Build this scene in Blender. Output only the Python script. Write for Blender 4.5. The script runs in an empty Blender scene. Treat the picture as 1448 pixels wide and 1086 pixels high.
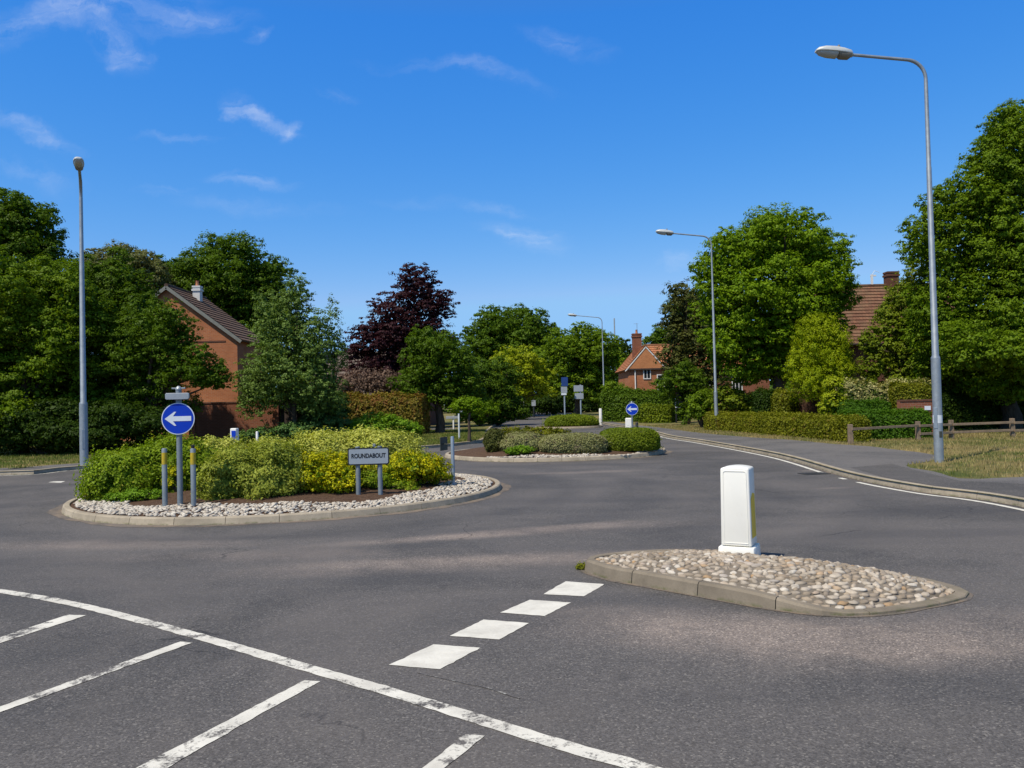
import bpy, math, random
import numpy as np
from mathutils import Vector, Matrix, noise
SC = bpy.context.scene
COL = SC.collection
rng = np.random.default_rng(11)
random.seed(11)
R = math.radians
# ------------------------------------------------------------------ camera
CAMZ, F = 1.8, 1150.0
_p, _r = math.atan(25 / F), R(1.35)
_fw = Vector((0, math.cos(_p), math.sin(_p)))
_up0 = Vector((0, -math.sin(_p), math.cos(_p)))
_rt = Vector((1, 0, 0)) * math.cos(_r) - _up0 * math.sin(_r)
_up = _up0 * math.cos(_r) + Vector((1, 0, 0)) * math.sin(_r)
cd = bpy.data.cameras.new('camera')
cam = bpy.data.objects.new('camera', cd)
COL.objects.link(cam)
cd.sensor_width = 36
cd.lens = 36 * F / 1448
cd.clip_end = 3000
m3 = Matrix((_rt, _up, -_fw)).transposed()
cam.matrix_world = Matrix.Translation((0, 0, CAMZ)) @ m3.to_4x4()
SC.camera = cam


def ray(px, py):
    return _rt * (px - 724) + _up * (543 - py) + _fw * F


def G(px, py, z=0.0):
    """where the line of sight through a pixel of the photo meets the level z"""
    r = ray(px, py)
    t = (z - CAMZ) / r.z
    return Vector((r.x * t, r.y * t, z))


def A(px, py, D):
    r = ray(px, py)
    t = D / r.y
    return Vector((r.x * t, D, CAMZ + r.z * t))


# ------------------------------------------------------------------ object helpers
def tag(o, label=None, cat=None, group=None, kind=None):
    if label: o['label'] = label
    if cat: o['category'] = cat
    if group: o['group'] = group
    if kind: o['kind'] = kind
    return o


def thing(name, label, cat, loc=(0, 0, 0), rz=0.0, group=None):
    o = bpy.data.objects.new(name, None)
    COL.objects.link(o)
    o.location = loc
    o.rotation_euler = (0, 0, rz)
    o.empty_display_size = 0.2
    return tag(o, label, cat, group)


def link(name, me, parent=None, loc=None):
    o = bpy.data.objects.new(name, me)
    COL.objects.link(o)
    if parent: o.parent = parent
    if loc is not None: o.location = loc
    return o


class MB:
    def __init__(s):
        s.v, s.f, s.mi, s.cur = [], [], [], 0

    def add(s, vs, fs):
        b = len(s.v)
        s.v += [tuple(v) for v in vs]
        for f in fs:
            s.f.append([b + i for i in f])
            s.mi.append(s.cur)

    def box(s, c, size, rz=0.0, taper=1.0):
        x, y, z = size[0] / 2, size[1] / 2, size[2] / 2
        vs = []
        for dz in (-1, 1):
            k = taper if dz > 0 else 1
            for dx, dy in ((-1, -1), (1, -1), (1, 1), (-1, 1)):
                vs.append((dx * x * k, dy * y * k, dz * z))
        ca, sa = math.cos(rz), math.sin(rz)
        vs = [(c[0] + a * ca - b * sa, c[1] + a * sa + b * ca, c[2] + d) for a, b, d in vs]
        s.add(vs, [(3, 2, 1, 0), (4, 5, 6, 7), (0, 1, 5, 4), (1, 2, 6, 5), (2, 3, 7, 6), (3, 0, 4, 7)])

    def bar(s, p, q, w, h):
        """a rectangular bar from p to q"""
        p, q = Vector(p), Vector(q)
        d = (q - p).normalized()
        u = Vector((0, 0, 1)) if abs(d.z) < .95 else Vector((0, 1, 0))
        a = d.cross(u).normalized() * w / 2
        b = a.cross(d).normalized() * h / 2
        vs = [o + i * a + j * b for o in (p, q) for i, j in ((-1, -1), (1, -1), (1, 1), (-1, 1))]
        s.add(vs, [(0, 1, 2, 3), (7, 6, 5, 4), (1, 0, 4, 5), (2, 1, 5, 6), (3, 2, 6, 7), (0, 3, 7, 4)])

    def tube(s, path, rad, n=12, caps=True):
        path = [Vector(p) for p in path]
        if not hasattr(rad, '__len__'): rad = [rad] * len(path)
        rings, last = [], None
        for i, p in enumerate(path):
            t = (path[min(i + 1, len(path) - 1)] - path[max(i - 1, 0)]).normalized()
            if last is None:
                a = t.orthogonal().normalized()
            else:
                a = last - t * last.dot(t)
                a.normalize()
            last = a
            b = t.cross(a)
            rings.append([p + (a * math.cos(k * 2 * math.pi / n) + b * math.sin(k * 2 * math.pi / n)) * rad[i] for k in range(n)])
        vs = [v for r in rings for v in r]
        fs = []
        for i in range(len(rings) - 1):
            for k in range(n):
                fs.append((i * n + k, i * n + (k + 1) % n, (i + 1) * n + (k + 1) % n, (i + 1) * n + k))
        if caps:
            fs.append(tuple(range(n - 1, -1, -1)))
            fs.append(tuple((len(rings) - 1) * n + k for k in range(n)))
        s.add(vs, fs)

    def loft(s, rings, caps=True, closed=True):
        n = len(rings[0])
        vs = [v for r in rings for v in r]
        fs = []
        for i in range(len(rings) - 1):
            for k in range(n if closed else n - 1):
                fs.append((i * n + k, i * n + (k + 1) % n, (i + 1) * n + (k + 1) % n, (i + 1) * n + k))
        if caps:
            fs.append(tuple(range(n - 1, -1, -1)))
            fs.append(tuple((len(rings) - 1) * n + k for k in range(n)))
        s.add(vs, fs)

    def prism(s, pts, fn, depth):
        """polygon pts (2D) through fn(a,b,d)->3D, given a thickness"""
        n = len(pts)
        vs = [fn(a, b, 0) for a, b in pts] + [fn(a, b, depth) for a, b in pts]
        fs = [tuple(range(n)), tuple(range(2 * n - 1, n - 1, -1))]
        for k in range(n):
            fs.append((k, n + k, n + (k + 1) % n, (k + 1) % n))
        s.add(vs, fs)

    def build(s, name, mats, parent=None, smooth=False, bevel=0, seg=2, loc=None):
        me = bpy.data.meshes.new(name)
        me.from_pydata(s.v, [], s.f)
        if not isinstance(mats, (list, tuple)): mats = [mats]
        for m in mats: me.materials.append(m)
        me.polygons.foreach_set('material_index', s.mi)
        import bmesh
        bm = bmesh.new()
        bm.from_mesh(me)
        bmesh.ops.recalc_face_normals(bm, faces=bm.faces)
        bm.to_mesh(me)
        bm.free()
        if smooth: me.polygons.foreach_set('use_smooth', [True] * len(me.polygons))
        me.update()
        o = link(name, me, parent, loc)
        if bevel:
            md = o.modifiers.new('bevel', 'BEVEL')
            md.width, md.segments, md.limit_method, md.angle_limit = bevel, seg, 'ANGLE', R(35)
        if smooth == 'auto' or (smooth and not bevel):
            try:
                me.set_sharp_from_angle(angle=R(40))
            except Exception:
                pass
        return o


def quads_mesh(name, V, mats, mi=None, smooth=False):
    """a mesh of separate quads from a (4n,3) array"""
    n = len(V) // 4
    me = bpy.data.meshes.new(name)
    me.vertices.add(4 * n)
    me.loops.add(4 * n)
    me.polygons.add(n)
    me.vertices.foreach_set('co', np.ascontiguousarray(V, dtype=np.float32).ravel())
    me.loops.foreach_set('vertex_index', np.arange(4 * n, dtype=np.int32))
    me.polygons.foreach_set('loop_start', np.arange(0, 4 * n, 4, dtype=np.int32))
    for m in (mats if isinstance(mats, (list, tuple)) else [mats]): me.materials.append(m)
    if mi is not None: me.polygons.foreach_set('material_index', mi.astype(np.int32))
    me.update(calc_edges=True)
    me.validate()
    return me


def sheet(name, pts, z, mat, kind='structure', label=None, cat=None):
    import bmesh
    bm = bmesh.new()
    f = bm.faces.new([bm.verts.new((p[0], p[1], z)) for p in pts])
    if f.normal.z < 0 or f.calc_area() and (f.normal_update() or f.normal.z < 0): f.normal_flip()
    bmesh.ops.triangulate(bm, faces=bm.faces)
    me = bpy.data.meshes.new(name)
    bm.to_mesh(me)
    bm.free()
    me.materials.append(mat)
    o = link(name, me)
    return tag(o, label, cat, kind=kind)


def smooth_path(pts, step, closed=False):
    """Catmull-Rom through the points, resampled at an even step"""
    P = [Vector((p[0], p[1])) for p in pts]
    n = len(P)
    out = []
    for i in range(n if closed else n - 1):
        if closed:
            a, b, c, d = P[i - 1], P[i], P[(i + 1) % n], P[(i + 2) % n]
        else:
            a, b, c, d = P[max(i - 1, 0)], P[i], P[i + 1], P[min(i + 2, n - 1)]
        for k in range(24):
            t = k / 24
            out.append(.5 * ((2 * b) + (c - a) * t + (2 * a - 5 * b + 4 * c - d) * t * t + (3 * b - a - 3 * c + d) * t ** 3))
    out.append(P[0] if closed else P[-1])
    L = [0]
    for i in range(1, len(out)): L.append(L[-1] + (out[i] - out[i - 1]).length)
    m = max(2, round(L[-1] / step))
    res, j = [], 0
    for k in range(m if closed else m + 1):
        s_ = L[-1] * k / m
        while j < len(L) - 2 and L[j + 1] < s_: j += 1
        t = (s_ - L[j]) / max(L[j + 1] - L[j], 1e-9)
        res.append(out[j].lerp(out[j + 1], t))
    return res


def normals2(P, closed):
    n = len(P)
    N = []
    for i in range(n):
        a = P[i - 1] if (closed or i) else P[i]
        b = P[(i + 1) % n] if (closed or i < n - 1) else P[i]
        t = (b - a).normalized()
        N.append(Vector((t.y, -t.x)))      # right of travel
    return N


def kerb_mb(P, closed, w, hfun, inner=1, sub=3, gap=.008, z0=-.02, batter=.025):
    """kerbstones end to end along P (each sub spans long); the road side is on the right of travel times -inner"""
    mb = MB()
    N = normals2(P, closed)
    n = len(P)
    i = 0
    lim = n if closed else n - 1
    while i < lim:
        k2 = min(i + sub, lim)
        rings = []
        for j in range(i, k2 + 1):
            q, nn = P[j % n], N[j % n] * inner
            t = Vector((-nn.y, nn.x)) * (1 if inner > 0 else -1)
            if j == i: q = q + t * gap / 2
            if j == k2: q = q - t * gap / 2
            h = hfun(q)
            c = min(.02, h * .3)
            o = lambda d, z: (q.x + nn.x * d, q.y + nn.y * d, z)
            rings.append([o(0, z0), o(batter * h / .12, h - c), o(batter * h / .12 + c, h), o(w - .006, h), o(w, h - .008), o(w, z0)])
        mb.loft(rings)
        i = k2
    return mb


# ------------------------------------------------------------------ node helpers
class NT:
    def __init__(s, tree):
        s.t = tree
        tree.nodes.clear()

    def n(s, typ, ins=None, **props):
        nd = s.t.nodes.new('ShaderNode' + typ)
        for k, v in props.items(): setattr(nd, k, v)
        for k, v in (ins or {}).items():
            sk = nd.inputs[k]
            if hasattr(v, 'is_output'):
                s.t.links.new(v, sk)
            elif hasattr(v, 'outputs'):
                s.t.links.new(v.outputs[0], sk)
            else:
                if sk.type == 'RGBA' and len(v) == 3: v = (*v, 1)
                sk.default_value = v
        return nd

    def mix(s, f, a, b, mode='MIX'):
        nd = s.n('Mix', data_type='RGBA', blend_type=mode)
        for idx, v in ((0, f), (6, a), (7, b)):
            sk = nd.inputs[idx]
            if hasattr(v, 'is_output'):
                s.t.links.new(v, sk)
            else:
                if idx and len(v) == 3: v = (*v, 1)
                sk.default_value = v
        return nd.outputs[2]

    def math(s, op, a, b=None, c=None, clamp=False):
        ins = {0: a}
        if b is not None: ins[1] = b
        if c is not None: ins[2] = c
        return s.n('Math', ins, operation=op, use_clamp=clamp).outputs[0]

    def remap(s, v, a, b, c=0.0, d=1.0):
        return s.n('MapRange', {0: v, 1: a, 2: b, 3: c, 4: d}).outputs[0]

    def noise(s, vec, scale, detail=3.0, rough=.55, dist=0.0):
        ins = {'Scale': scale, 'Detail': detail, 'Roughness': rough, 'Distortion': dist}
        if vec is not None: ins['Vector'] = vec
        return s.n('TexNoise', ins).outputs[0]

    def ramp(s, f, stops):
        nd = s.n('ValToRGB', {0: f})
        e = nd.color_ramp.elements
        while len(e) < len(stops): e.new(.5)
        for x, (p, c) in zip(e, stops):
            x.position = p
            x.color = (*c, 1) if len(c) == 3 else c
        return nd.outputs[0]


def material(name):
    m = bpy.data.materials.new(name)
    m.use_nodes = True
    return m, NT(m.node_tree)


def finish(nt, col, rough=.7, bump=None, bs=.3, bd=.01, metal=0.0, spec=.4, **kw):
    ins = {'Base Color': col, 'Roughness': rough, 'Metallic': metal, 'Specular IOR Level': spec}
    ins.update(kw)
    if bump is not None:
        ins['Normal'] = nt.n('Bump', {'Height': bump, 'Strength': bs, 'Distance': bd}).outputs[0]
    b = nt.n('BsdfPrincipled', ins)
    o = nt.n('OutputMaterial', {'Surface': b})
    return b


def simple(name, col, rough=.6, var=.25, scale=6.0, metal=0.0, bump=.15, spec=.4, dirt=None):
    """a plain coloured surface with mottling and a little grime"""
    m, nt = material(name)
    tc = nt.n('TexCoord').outputs['Object']
    a = nt.noise(tc, scale, 5, .65)
    c = nt.mix(nt.remap(a, .3, .7), tuple(x * (1 - var) for x in col), tuple(min(1, x * (1 + var)) for x in col))
    if dirt:
        d = nt.remap(nt.noise(tc, scale * .6, 8, .75, .6), .52, .68)
        c = nt.mix(nt.math('MULTIPLY', d, dirt[1]), c, dirt[0])
    finish(nt, c, nt.remap(a, .2, .8, rough - .08, rough + .1), nt.noise(tc, scale * 9, 4), bump, .004, metal, spec)
    return m


# ------------------------------------------------------------------ materials
M = {}


def asphalt_color(nt, tc, base=(.088, .082, .079)):
    fine = nt.noise(tc, 75, 3, .7)
    vor = nt.n('TexVoronoi', {'Vector': tc, 'Scale': 85.0, 'Randomness': 1.0}).outputs['Color']
    vs = nt.n('SeparateColor', {0: vor}).outputs[0]
    big = nt.noise(tc, .30, 5, .62, .9)
    mid = nt.noise(tc, 1.7, 6, .68, .4)
    k = nt.math('ADD', nt.math('MULTIPLY', vs, .6), nt.math('MULTIPLY', nt.remap(fine, .25, .75), .55))
    c = nt.mix(nt.remap(k, .12, 1.0), tuple(x * .30 for x in base), tuple(x * 1.72 for x in base))
    lite = nt.math('MULTIPLY', nt.remap(vs, .90, .98), .6)
    c = nt.mix(lite, c, (.27, .25, .22))
    c = nt.mix(nt.math('MULTIPLY', nt.remap(big, .40, .68), .6), c, tuple(x * y for x, y in zip(base, (1.7, 1.62, 1.55))))
    c = nt.mix(nt.math('MULTIPLY', nt.remap(big, .5, .3), .45), c, tuple(x * .58 for x in base))
    c = nt.mix(nt.math('MULTIPLY', nt.remap(mid, .48, .74), .45), c, (.125, .112, .102))
    return c, fine, vs


def spots(nt, tc, lst):
    """soft worn patches at given places on the road: (x, y, length, width, angle, strength)"""
    tot = None
    for x, y, lx, ly, a, s_ in lst:
        mp = nt.n('Mapping', {'Vector': tc, 'Location': (x, y, 0), 'Rotation': (0, 0, a), 'Scale': (lx, ly, 1)}, vector_type='TEXTURE')
        ln = nt.n('VectorMath', {0: mp.outputs[0]}, operation='LENGTH').outputs['Value']
        v = nt.n('MapRange', {0: ln, 1: 1.0, 2: .1, 3: 0.0, 4: s_}, interpolation_type='SMOOTHSTEP').outputs[0]
        tot = v if tot is None else nt.math('ADD', tot, v)
    return tot


def make_road():
    m, nt = material('asphalt')
    tc = nt.n('TexCoord').outputs['Object']
    c, fine, vs = asphalt_color(nt, tc)
    q = lambda px, py: (G(px, py).x, G(px, py).y)
    L = []
    for px, py, lx, ly, a, s_ in ((730, 752, 2.6, .45, .32, 1.6), (560, 765, 1.8, .35, .2, .6), (690, 790, 3.2, .5, .06, .8), (380, 785, 3.0, .55, 0, .5),
                                 (830, 742, 1.1, .3, .4, .7), (815, 668, 2.6, .5, .1, .8), (1090, 905, 2.2, .5, -.25, .75), (1330, 900, 2.4, .9, .2, .95), (1010, 880, 2.2, .6, -.35, .95), (1150, 905, 2.4, .8, -.2, .6), (600, 800, 3.0, .6, .1, .8), (150, 770, 3.0, .6, -.1, .7), (860, 790, 1.0, .4, .2, .6),
                                 (900, 745, 2.0, .5, .3, .35), (1180, 690, .6, .2, .2, .6), (1150, 665, .5, .2, 0, .9), (760, 652, 2.4, .3, .05, .5)):
        x, y = q(px, py)
        L.append((x, y, lx, ly, a, s_))
    d = spots(nt, tc, L)
    br = nt.remap(nt.noise(tc, 2.4, 7, .72, .5), .15, .72)
    d = nt.math('MULTIPLY', d, br, clamp=True)
    c = nt.mix(d, c, nt.mix(1.0, c, (2.2, 1.98, 1.80), 'MULTIPLY'))
    # tyre-polished darker lanes sweeping across
    w = nt.n('Mapping', {'Vector': tc, 'Rotation': (0, 0, .25), 'Scale': (.12, .8, 1)}).outputs[0]
    lane = nt.remap(nt.noise(w, 1.0, 3, .5), .5, .72)
    c = nt.mix(nt.math('MULTIPLY', lane, .4), c, (.043, .043, .048))
    # bands polished by tyres circling the roundabout, a few oil spots
    dc = nt.n('VectorMath', {0: tc, 1: (-4.5, 16.85, 0)}, operation='DISTANCE').outputs['Value']
    nb_ = nt.remap(nt.noise(tc, .5, 4, .6), .35, .65, .25, 1)
    for r0_, w_, s_ in ((5.6, .55, .42), (7.2, .6, .42), (9.2, .7, .3), (10.9, .7, .3)):
        bd = nt.remap(nt.math('ABSOLUTE', nt.math('SUBTRACT', dc, r0_)), w_, 0.0)
        c = nt.mix(nt.math('MULTIPLY', nt.math('MULTIPLY', bd, nb_), s_), c, (.045, .045, .048))
    ov = nt.n('TexVoronoi', {'Vector': tc, 'Scale': 1.1, 'Randomness': 1.0})
    ok = nt.math('GREATER_THAN', nt.n('SeparateColor', {0: ov.outputs['Color']}).outputs[0], .72)
    osz = nt.math('MULTIPLY', nt.remap(ov.outputs['Distance'], .10, .03), nt.remap(nt.noise(tc, 16, 4, .7), .35, .6))
    c = nt.mix(nt.math('MULTIPLY', nt.math('MULTIPLY', osz, ok), .5), c, (.03, .03, .031))
    # cracks
    wz = nt.n('TexNoise', {'Vector': tc, 'Scale': 1.4, 'Detail': 4.0}).outputs['Color']
    cv = nt.n('VectorMath', {0: tc, 1: nt.n('VectorMath', {0: wz, 1: (.9, .9, 0)}, operation='MULTIPLY').outputs[0]}, operation='ADD').outputs[0]
    cr = nt.n('TexVoronoi', {'Vector': cv, 'Scale': .22}, feature='DISTANCE_TO_EDGE').outputs['Distance']
    crk = nt.math('MULTIPLY', nt.remap(cr, .003, .0), nt.remap(nt.noise(tc, .6, 2), .5, .6))
    c = nt.mix(nt.math('MULTIPLY', crk, .75), c, (.015, .015, .016))
    h = nt.math('ADD', fine, nt.math('MULTIPLY', vs, .6))
    finish(nt, c, nt.remap(fine, .3, .7, .72, .92), h, .55, .009, spec=.35)
    M['road'] = m


make_road()


def make_path(name, base, patch=None):
    m, nt = material(name)
    tc = nt.n('TexCoord').outputs['Object']
    c, fine, vs = asphalt_color(nt, tc, base)
    finish(nt, c, .85, fine, .4, .006, spec=.3)
    return m


M['footpath'] = make_path('footpath_tarmac', (.105, .100, .098))
M['path_patch'] = make_path('footpath_patch', (.072, .068, .066))


def make_grit():
    m, nt = material('kerb_grit')
    tc = nt.n('TexCoord').outputs['Object']
    c, fine, vs = asphalt_color(nt, tc)
    n1 = nt.noise(tc, 2.2, 7, .72, .5)
    c = nt.mix(nt.math('MULTIPLY', nt.remap(n1, .38, .62), .75), c, (.255, .195, .14))
    c = nt.mix(nt.math('MULTIPLY', nt.remap(nt.noise(tc, 3.1, 6, .7), .56, .7), .5), c, (.05, .055, .02))
    finish(nt, c, .9, fine, .5, .006, spec=.2)
    M['grit'] = m


make_grit()


def make_paint(name, wear, seed=0.0, colr=(.72, .69, .61)):
    m, nt = material(name)
    tc0 = nt.n('TexCoord').outputs['Object']
    tc = nt.n('VectorMath', {0: tc0, 1: (seed, seed * .7, 0)}, operation='ADD').outputs[0]
    a, fine, vs = asphalt_color(nt, tc)
    n1 = nt.noise(tc, 7, 8, .78, .35)
    n2 = nt.noise(tc, 1.5, 3, .6)
    n3 = nt.noise(tc, 55, 3, .7)
    t = nt.math('ADD', nt.math('MULTIPLY', n1, .6), nt.math('ADD', nt.math('MULTIPLY', n2, .35), nt.math('MULTIPLY', n3, .2)))
    w = nt.remap(t, wear, wear + .07)
    c = nt.mix(nt.remap(nt.noise(tc, 4, 6, .7), .35, .7), tuple(x * .8 for x in colr), colr)
    c = nt.mix(nt.math('MULTIPLY', nt.remap(n3, .58, .75), .35), c, (.3, .28, .25))
    c = nt.mix(nt.math('MULTIPLY', nt.remap(nt.noise(tc, 2.4, 6, .7, .5), .48, .72), .5), c, (.34, .31, .27))
    c = nt.mix(w, c, a)
    finish(nt, c, .75, n3, .3, .004, spec=.3)
    return m


M['paint'] = make_paint('road_paint', .595)
M['paint_worn'] = make_paint('worn_road_paint', .59, 3.3)
M['paint_faint'] = make_paint('faint_road_paint', .50, 5.1, (.5, .49, .45))
M['paint_clean'] = make_paint('fresh_road_paint', .69, 1.7)


def make_concrete(name, col, moss=.3):
    m, nt = material(name)
    tc = nt.n('TexCoord').outputs['Object']
    a = nt.noise(tc, 2.3, 6, .7, .4)
    b = nt.noise(tc, 60, 4, .7)
    c = nt.mix(nt.remap(a, .3, .72), tuple(x * .62 for x in col), tuple(x * 1.25 for x in col))
    c = nt.mix(nt.math('MULTIPLY', nt.remap(b, .5, .75), .45), c, tuple(x * .55 for x in col))
    ri = nt.n('NewGeometry').outputs['Random Per Island']
    c = nt.mix(nt.remap(ri, 0, 1, 0, .38), c, tuple(x * .6 for x in col))
    z = nt.n('SeparateXYZ', {0: nt.n('NewGeometry').outputs['Position']}).outputs[2]
    mo = nt.math('MULTIPLY', nt.remap(z, .035, .0), nt.remap(nt.noise(tc, 5, 5, .7), .45, .6))
    c = nt.mix(nt.math('MULTIPLY', mo, moss), c, (.07, .09, .02))
    finish(nt, c, .88, b, .45, .005, spec=.25)
    return m


M['kerb'] = make_concrete('kerb_concrete', (.40, .34, .255), .8)
M['kerb_old'] = make_concrete('old_kerb_concrete', (.245, .205, .155), .9)
M['mortar'] = make_concrete('mortar', (.20, .17, .135), .2)


def make_stone(name, stops, rough=.75, stain=.6):
    m, nt = material(name)
    tc = nt.n('TexCoord').outputs['Object']
    ri = nt.n('NewGeometry').outputs['Random Per Island']
    c = nt.ramp(ri, stops)
    a = nt.noise(tc, 24, 5, .7)
    c = nt.mix(nt.remap(a, .35, .75, 0, .45), c, (.15, .12, .09))
    st = nt.noise(tc, 2.6, 6, .7, .6)
    c = nt.mix(nt.math('MULTIPLY', nt.remap(st, .46, .64), stain), c, (.13, .105, .075))
    finish(nt, c, rough, nt.noise(tc, 110, 3), .25, .003, spec=.3)
    return m


M['cobble'] = make_stone('cobble_stone', [(0, (.47, .41, .33)), (.18, (.32, .25, .18)), (.36, (.58, .51, .42)), (.52, (.27, .22, .17)), (.68, (.44, .35, .25)), (.82, (.64, .59, .51)), (.93, (.42, .27, .14)), (1, (.46, .42, .38))])
M['white_stone'] = make_stone('white_stone', [(0, (.66, .60, .51)), (.3, (.52, .46, .38)), (.6, (.72, .67, .58)), (.85, (.36, .30, .24)), (1, (.68, .62, .53))], stain=.25)


def make_soil():
    m, nt = material('soil')
    tc = nt.n('TexCoord').outputs['Object']
    a = nt.noise(tc, 14, 8, .75)
    c = nt.ramp(a, [(.25, (.035, .022, .015)), (.5, (.105, .062, .040)), (.75, (.17, .115, .08))])
    finish(nt, c, .95, a, 1.0, .05, spec=.15)
    M['soil'] = m


make_soil()


def make_lawn():
    m, nt = material('lawn')
    tc = nt.n('TexCoord').outputs['Object']
    a = nt.noise(tc, .55, 5, .65, .6)
    b = nt.noise(tc, 30, 6, .75)
    g = nt.mix(nt.remap(b, .3, .7), (.040, .060, .012), (.115, .135, .035))
    d = nt.mix(nt.remap(b, .3, .7), (.20, .15, .06), (.36, .27, .12))
    c = nt.mix(nt.remap(a, .4, .64), g, d)
    finish(nt, c, .9, b, .8, .04, spec=.15)
    M['lawn'] = m


make_lawn()


def make_leaf(name, lo, hi, trans=.34, tint=(1.25, 1.3, .5), patch=1.1, alt=None, altw=(.5, .62), tw=.7):
    m, nt = material(name)
    tc = nt.n('TexCoord').outputs['Object']
    ri = nt.n('NewGeometry').outputs['Random Per Island']
    n1 = nt.noise(tc, patch, 3, .6)
    f = nt.math('ADD', nt.math('MULTIPLY', ri, .55), nt.math('MULTIPLY', nt.remap(n1, .3, .7), .45))
    c = nt.mix(f, lo, hi)
    if alt:
        n2 = nt.math('ADD', nt.math('MULTIPLY', nt.noise(tc, patch * 1.7, 4, .65), .8), nt.math('MULTIPLY', nt.n('TexWhiteNoise', {'W': ri}, noise_dimensions='1D').outputs[0], .2))
        c = nt.mix(nt.remap(n2, altw[0], altw[1]), c, alt)
    p = nt.n('BsdfPrincipled', {'Base Color': c, 'Roughness': .5, 'Specular IOR Level': .10})
    tcol = nt.mix(1.0, c, tint, 'MULTIPLY')
    t = nt.n('BsdfTranslucent', {'Color': tcol})
    mx = nt.n('MixShader', {0: trans, 1: p.outputs[0], 2: t.outputs[0]})
    nt.n('OutputMaterial', {'Surface': mx})
    M[name] = m


make_leaf('leaf_dark', (0.0382, 0.0780, 0.0060), (0.1225, 0.2040, 0.0109))
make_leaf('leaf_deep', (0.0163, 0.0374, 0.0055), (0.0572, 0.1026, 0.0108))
make_leaf('leaf_mid', (0.0604, 0.1170, 0.0060), (0.1946, 0.2856, 0.0122))
make_leaf('leaf_bright', (.072, .146, .004), (.230, .345, .011))
make_leaf('leaf_yellowgreen', (0.1590, 0.2250, 0.0075), (0.3892, 0.4216, 0.0163))
make_leaf('leaf_conifer_lime', (.12, .19, .004), (.40, .46, .012))
make_leaf('leaf_silver', (.065, .120, .020), (.20, .29, .065), .28)
make_leaf('leaf_olive', (0.1034, 0.1200, 0.0330), (0.2307, 0.2312, 0.0884), .25)
make_leaf('leaf_purple', (0.0187, 0.0066, 0.0110), (0.0710, 0.0270, 0.0302), .25, (1.7, .55, .6))
make_leaf('leaf_bronze', (0.0413, 0.0510, 0.0120), (0.1225, 0.1360, 0.0299), .2, (1.3, 1.0, .6))
make_leaf('leaf_mauve', (0.0933, 0.0605, 0.0440), (0.2404, 0.1620, 0.1188), .2, (1.1, .9, .8))
make_leaf('leaf_hedge', (0.0716, 0.1125, 0.0075), (0.2162, 0.2720, 0.0163), .28)
make_leaf('leaf_hedge_gold', (.080, .100, .006), (.27, .275, .020), .28, alt=(.20, .115, .03), altw=(.58, .72))
make_leaf('leaf_hedge_dark', (0.0382, 0.0825, 0.0075), (0.1225, 0.1972, 0.0136), .28)
make_leaf('leaf_hedge_brown', (0.1272, 0.1125, 0.0150), (0.2739, 0.2244, 0.0340), .2, alt=(.24, .105, .035), altw=(.46, .64))
make_leaf('leaf_variegated', (.22, .26, .020), (.68, .67, .16), .28, alt=(.050, .085, .008), altw=(.54, .70), patch=2.2)
make_leaf('leaf_cream', (0.1399, 0.1540, 0.0220), (0.6411, 0.5616, 0.2592), .2, alt=(.07, .11, .012), altw=(.48, .62), patch=2.0)
make_leaf('leaf_yellow', (.26, .29, .006), (.78, .68, .012), .3, (1.15, 1.1, .4), alt=(.10, .18, .006), altw=(.44, .62), patch=2.0)
make_leaf('leaf_privet', (.070, .130, .004), (.30, .41, .022), .3, alt=(.46, .42, .05), altw=(.60, .72), patch=1.8)
make_leaf('leaf_olive_privet', (.10, .14, .010), (.42, .46, .075), .3, alt=(.42, .40, .06), altw=(.60, .74), patch=1.8)
make_leaf('leaf_block', (.030, .080, .006), (.105, .210, .014), .28)
make_leaf('leaf_fern', (0.0795, 0.1650, 0.0090), (0.2451, 0.4080, 0.0245), .3)
make_leaf('leaf_blue', (0.0477, 0.1125, 0.0300), (0.1442, 0.2448, 0.0612), .25)
make_leaf('leaf_heather', (.13, .14, .05), (.36, .36, .15), .2, alt=(.18, .13, .10), altw=(.54, .68), patch=2.4)


def make_bark():
    m, nt = material('bark')
    tc = nt.n('TexCoord').outputs['Object']
    mp = nt.n('Mapping', {'Vector': tc, 'Scale': (6, 6, 1.2)}).outputs[0]
    a = nt.noise(mp, 2.5, 6, .7)
    finish(nt, nt.ramp(a, [(.3, (.03, .022, .015)), (.7, (.13, .10, .075))]), .9, a, .8, .03, spec=.1)
    M['bark'] = m


make_bark()


def make_brick(name, c1, c2, mort, sc=4.2):
    m, nt = material(name)
    tc = nt.n('TexCoord').outputs['Object']
    s3 = nt.n('SeparateXYZ', {0: tc})
    u = nt.math('ADD', s3.outputs[0], s3.outputs[1])
    v = nt.n('CombineXYZ', {0: u, 1: s3.outputs[2], 2: 0.0}).outputs[0]
    br = nt.n('TexBrick', {'Vector': v, 'Color1': c1, 'Color2': c2, 'Mortar': mort, 'Scale': 1.0, 'Mortar Size': .006, 'Bias': -.1, 'Brick Width': .225, 'Row Height': .075, 'Mortar Smooth': .2})
    n1 = nt.noise(tc, .8, 5, .6, .4)
    c = nt.mix(nt.remap(n1, .35, .7, 0, .7), br.outputs['Color'], tuple(x * .55 for x in c1))
    n2 = nt.noise(tc, 9, 4, .7)
    c = nt.mix(nt.remap(n2, .45, .75, 0, .4), c, tuple(min(1, x * 1.35) for x in c2))
    finish(nt, c, .88, br.outputs['Fac'], -.5, .008, spec=.2)
    M[name] = m


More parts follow.
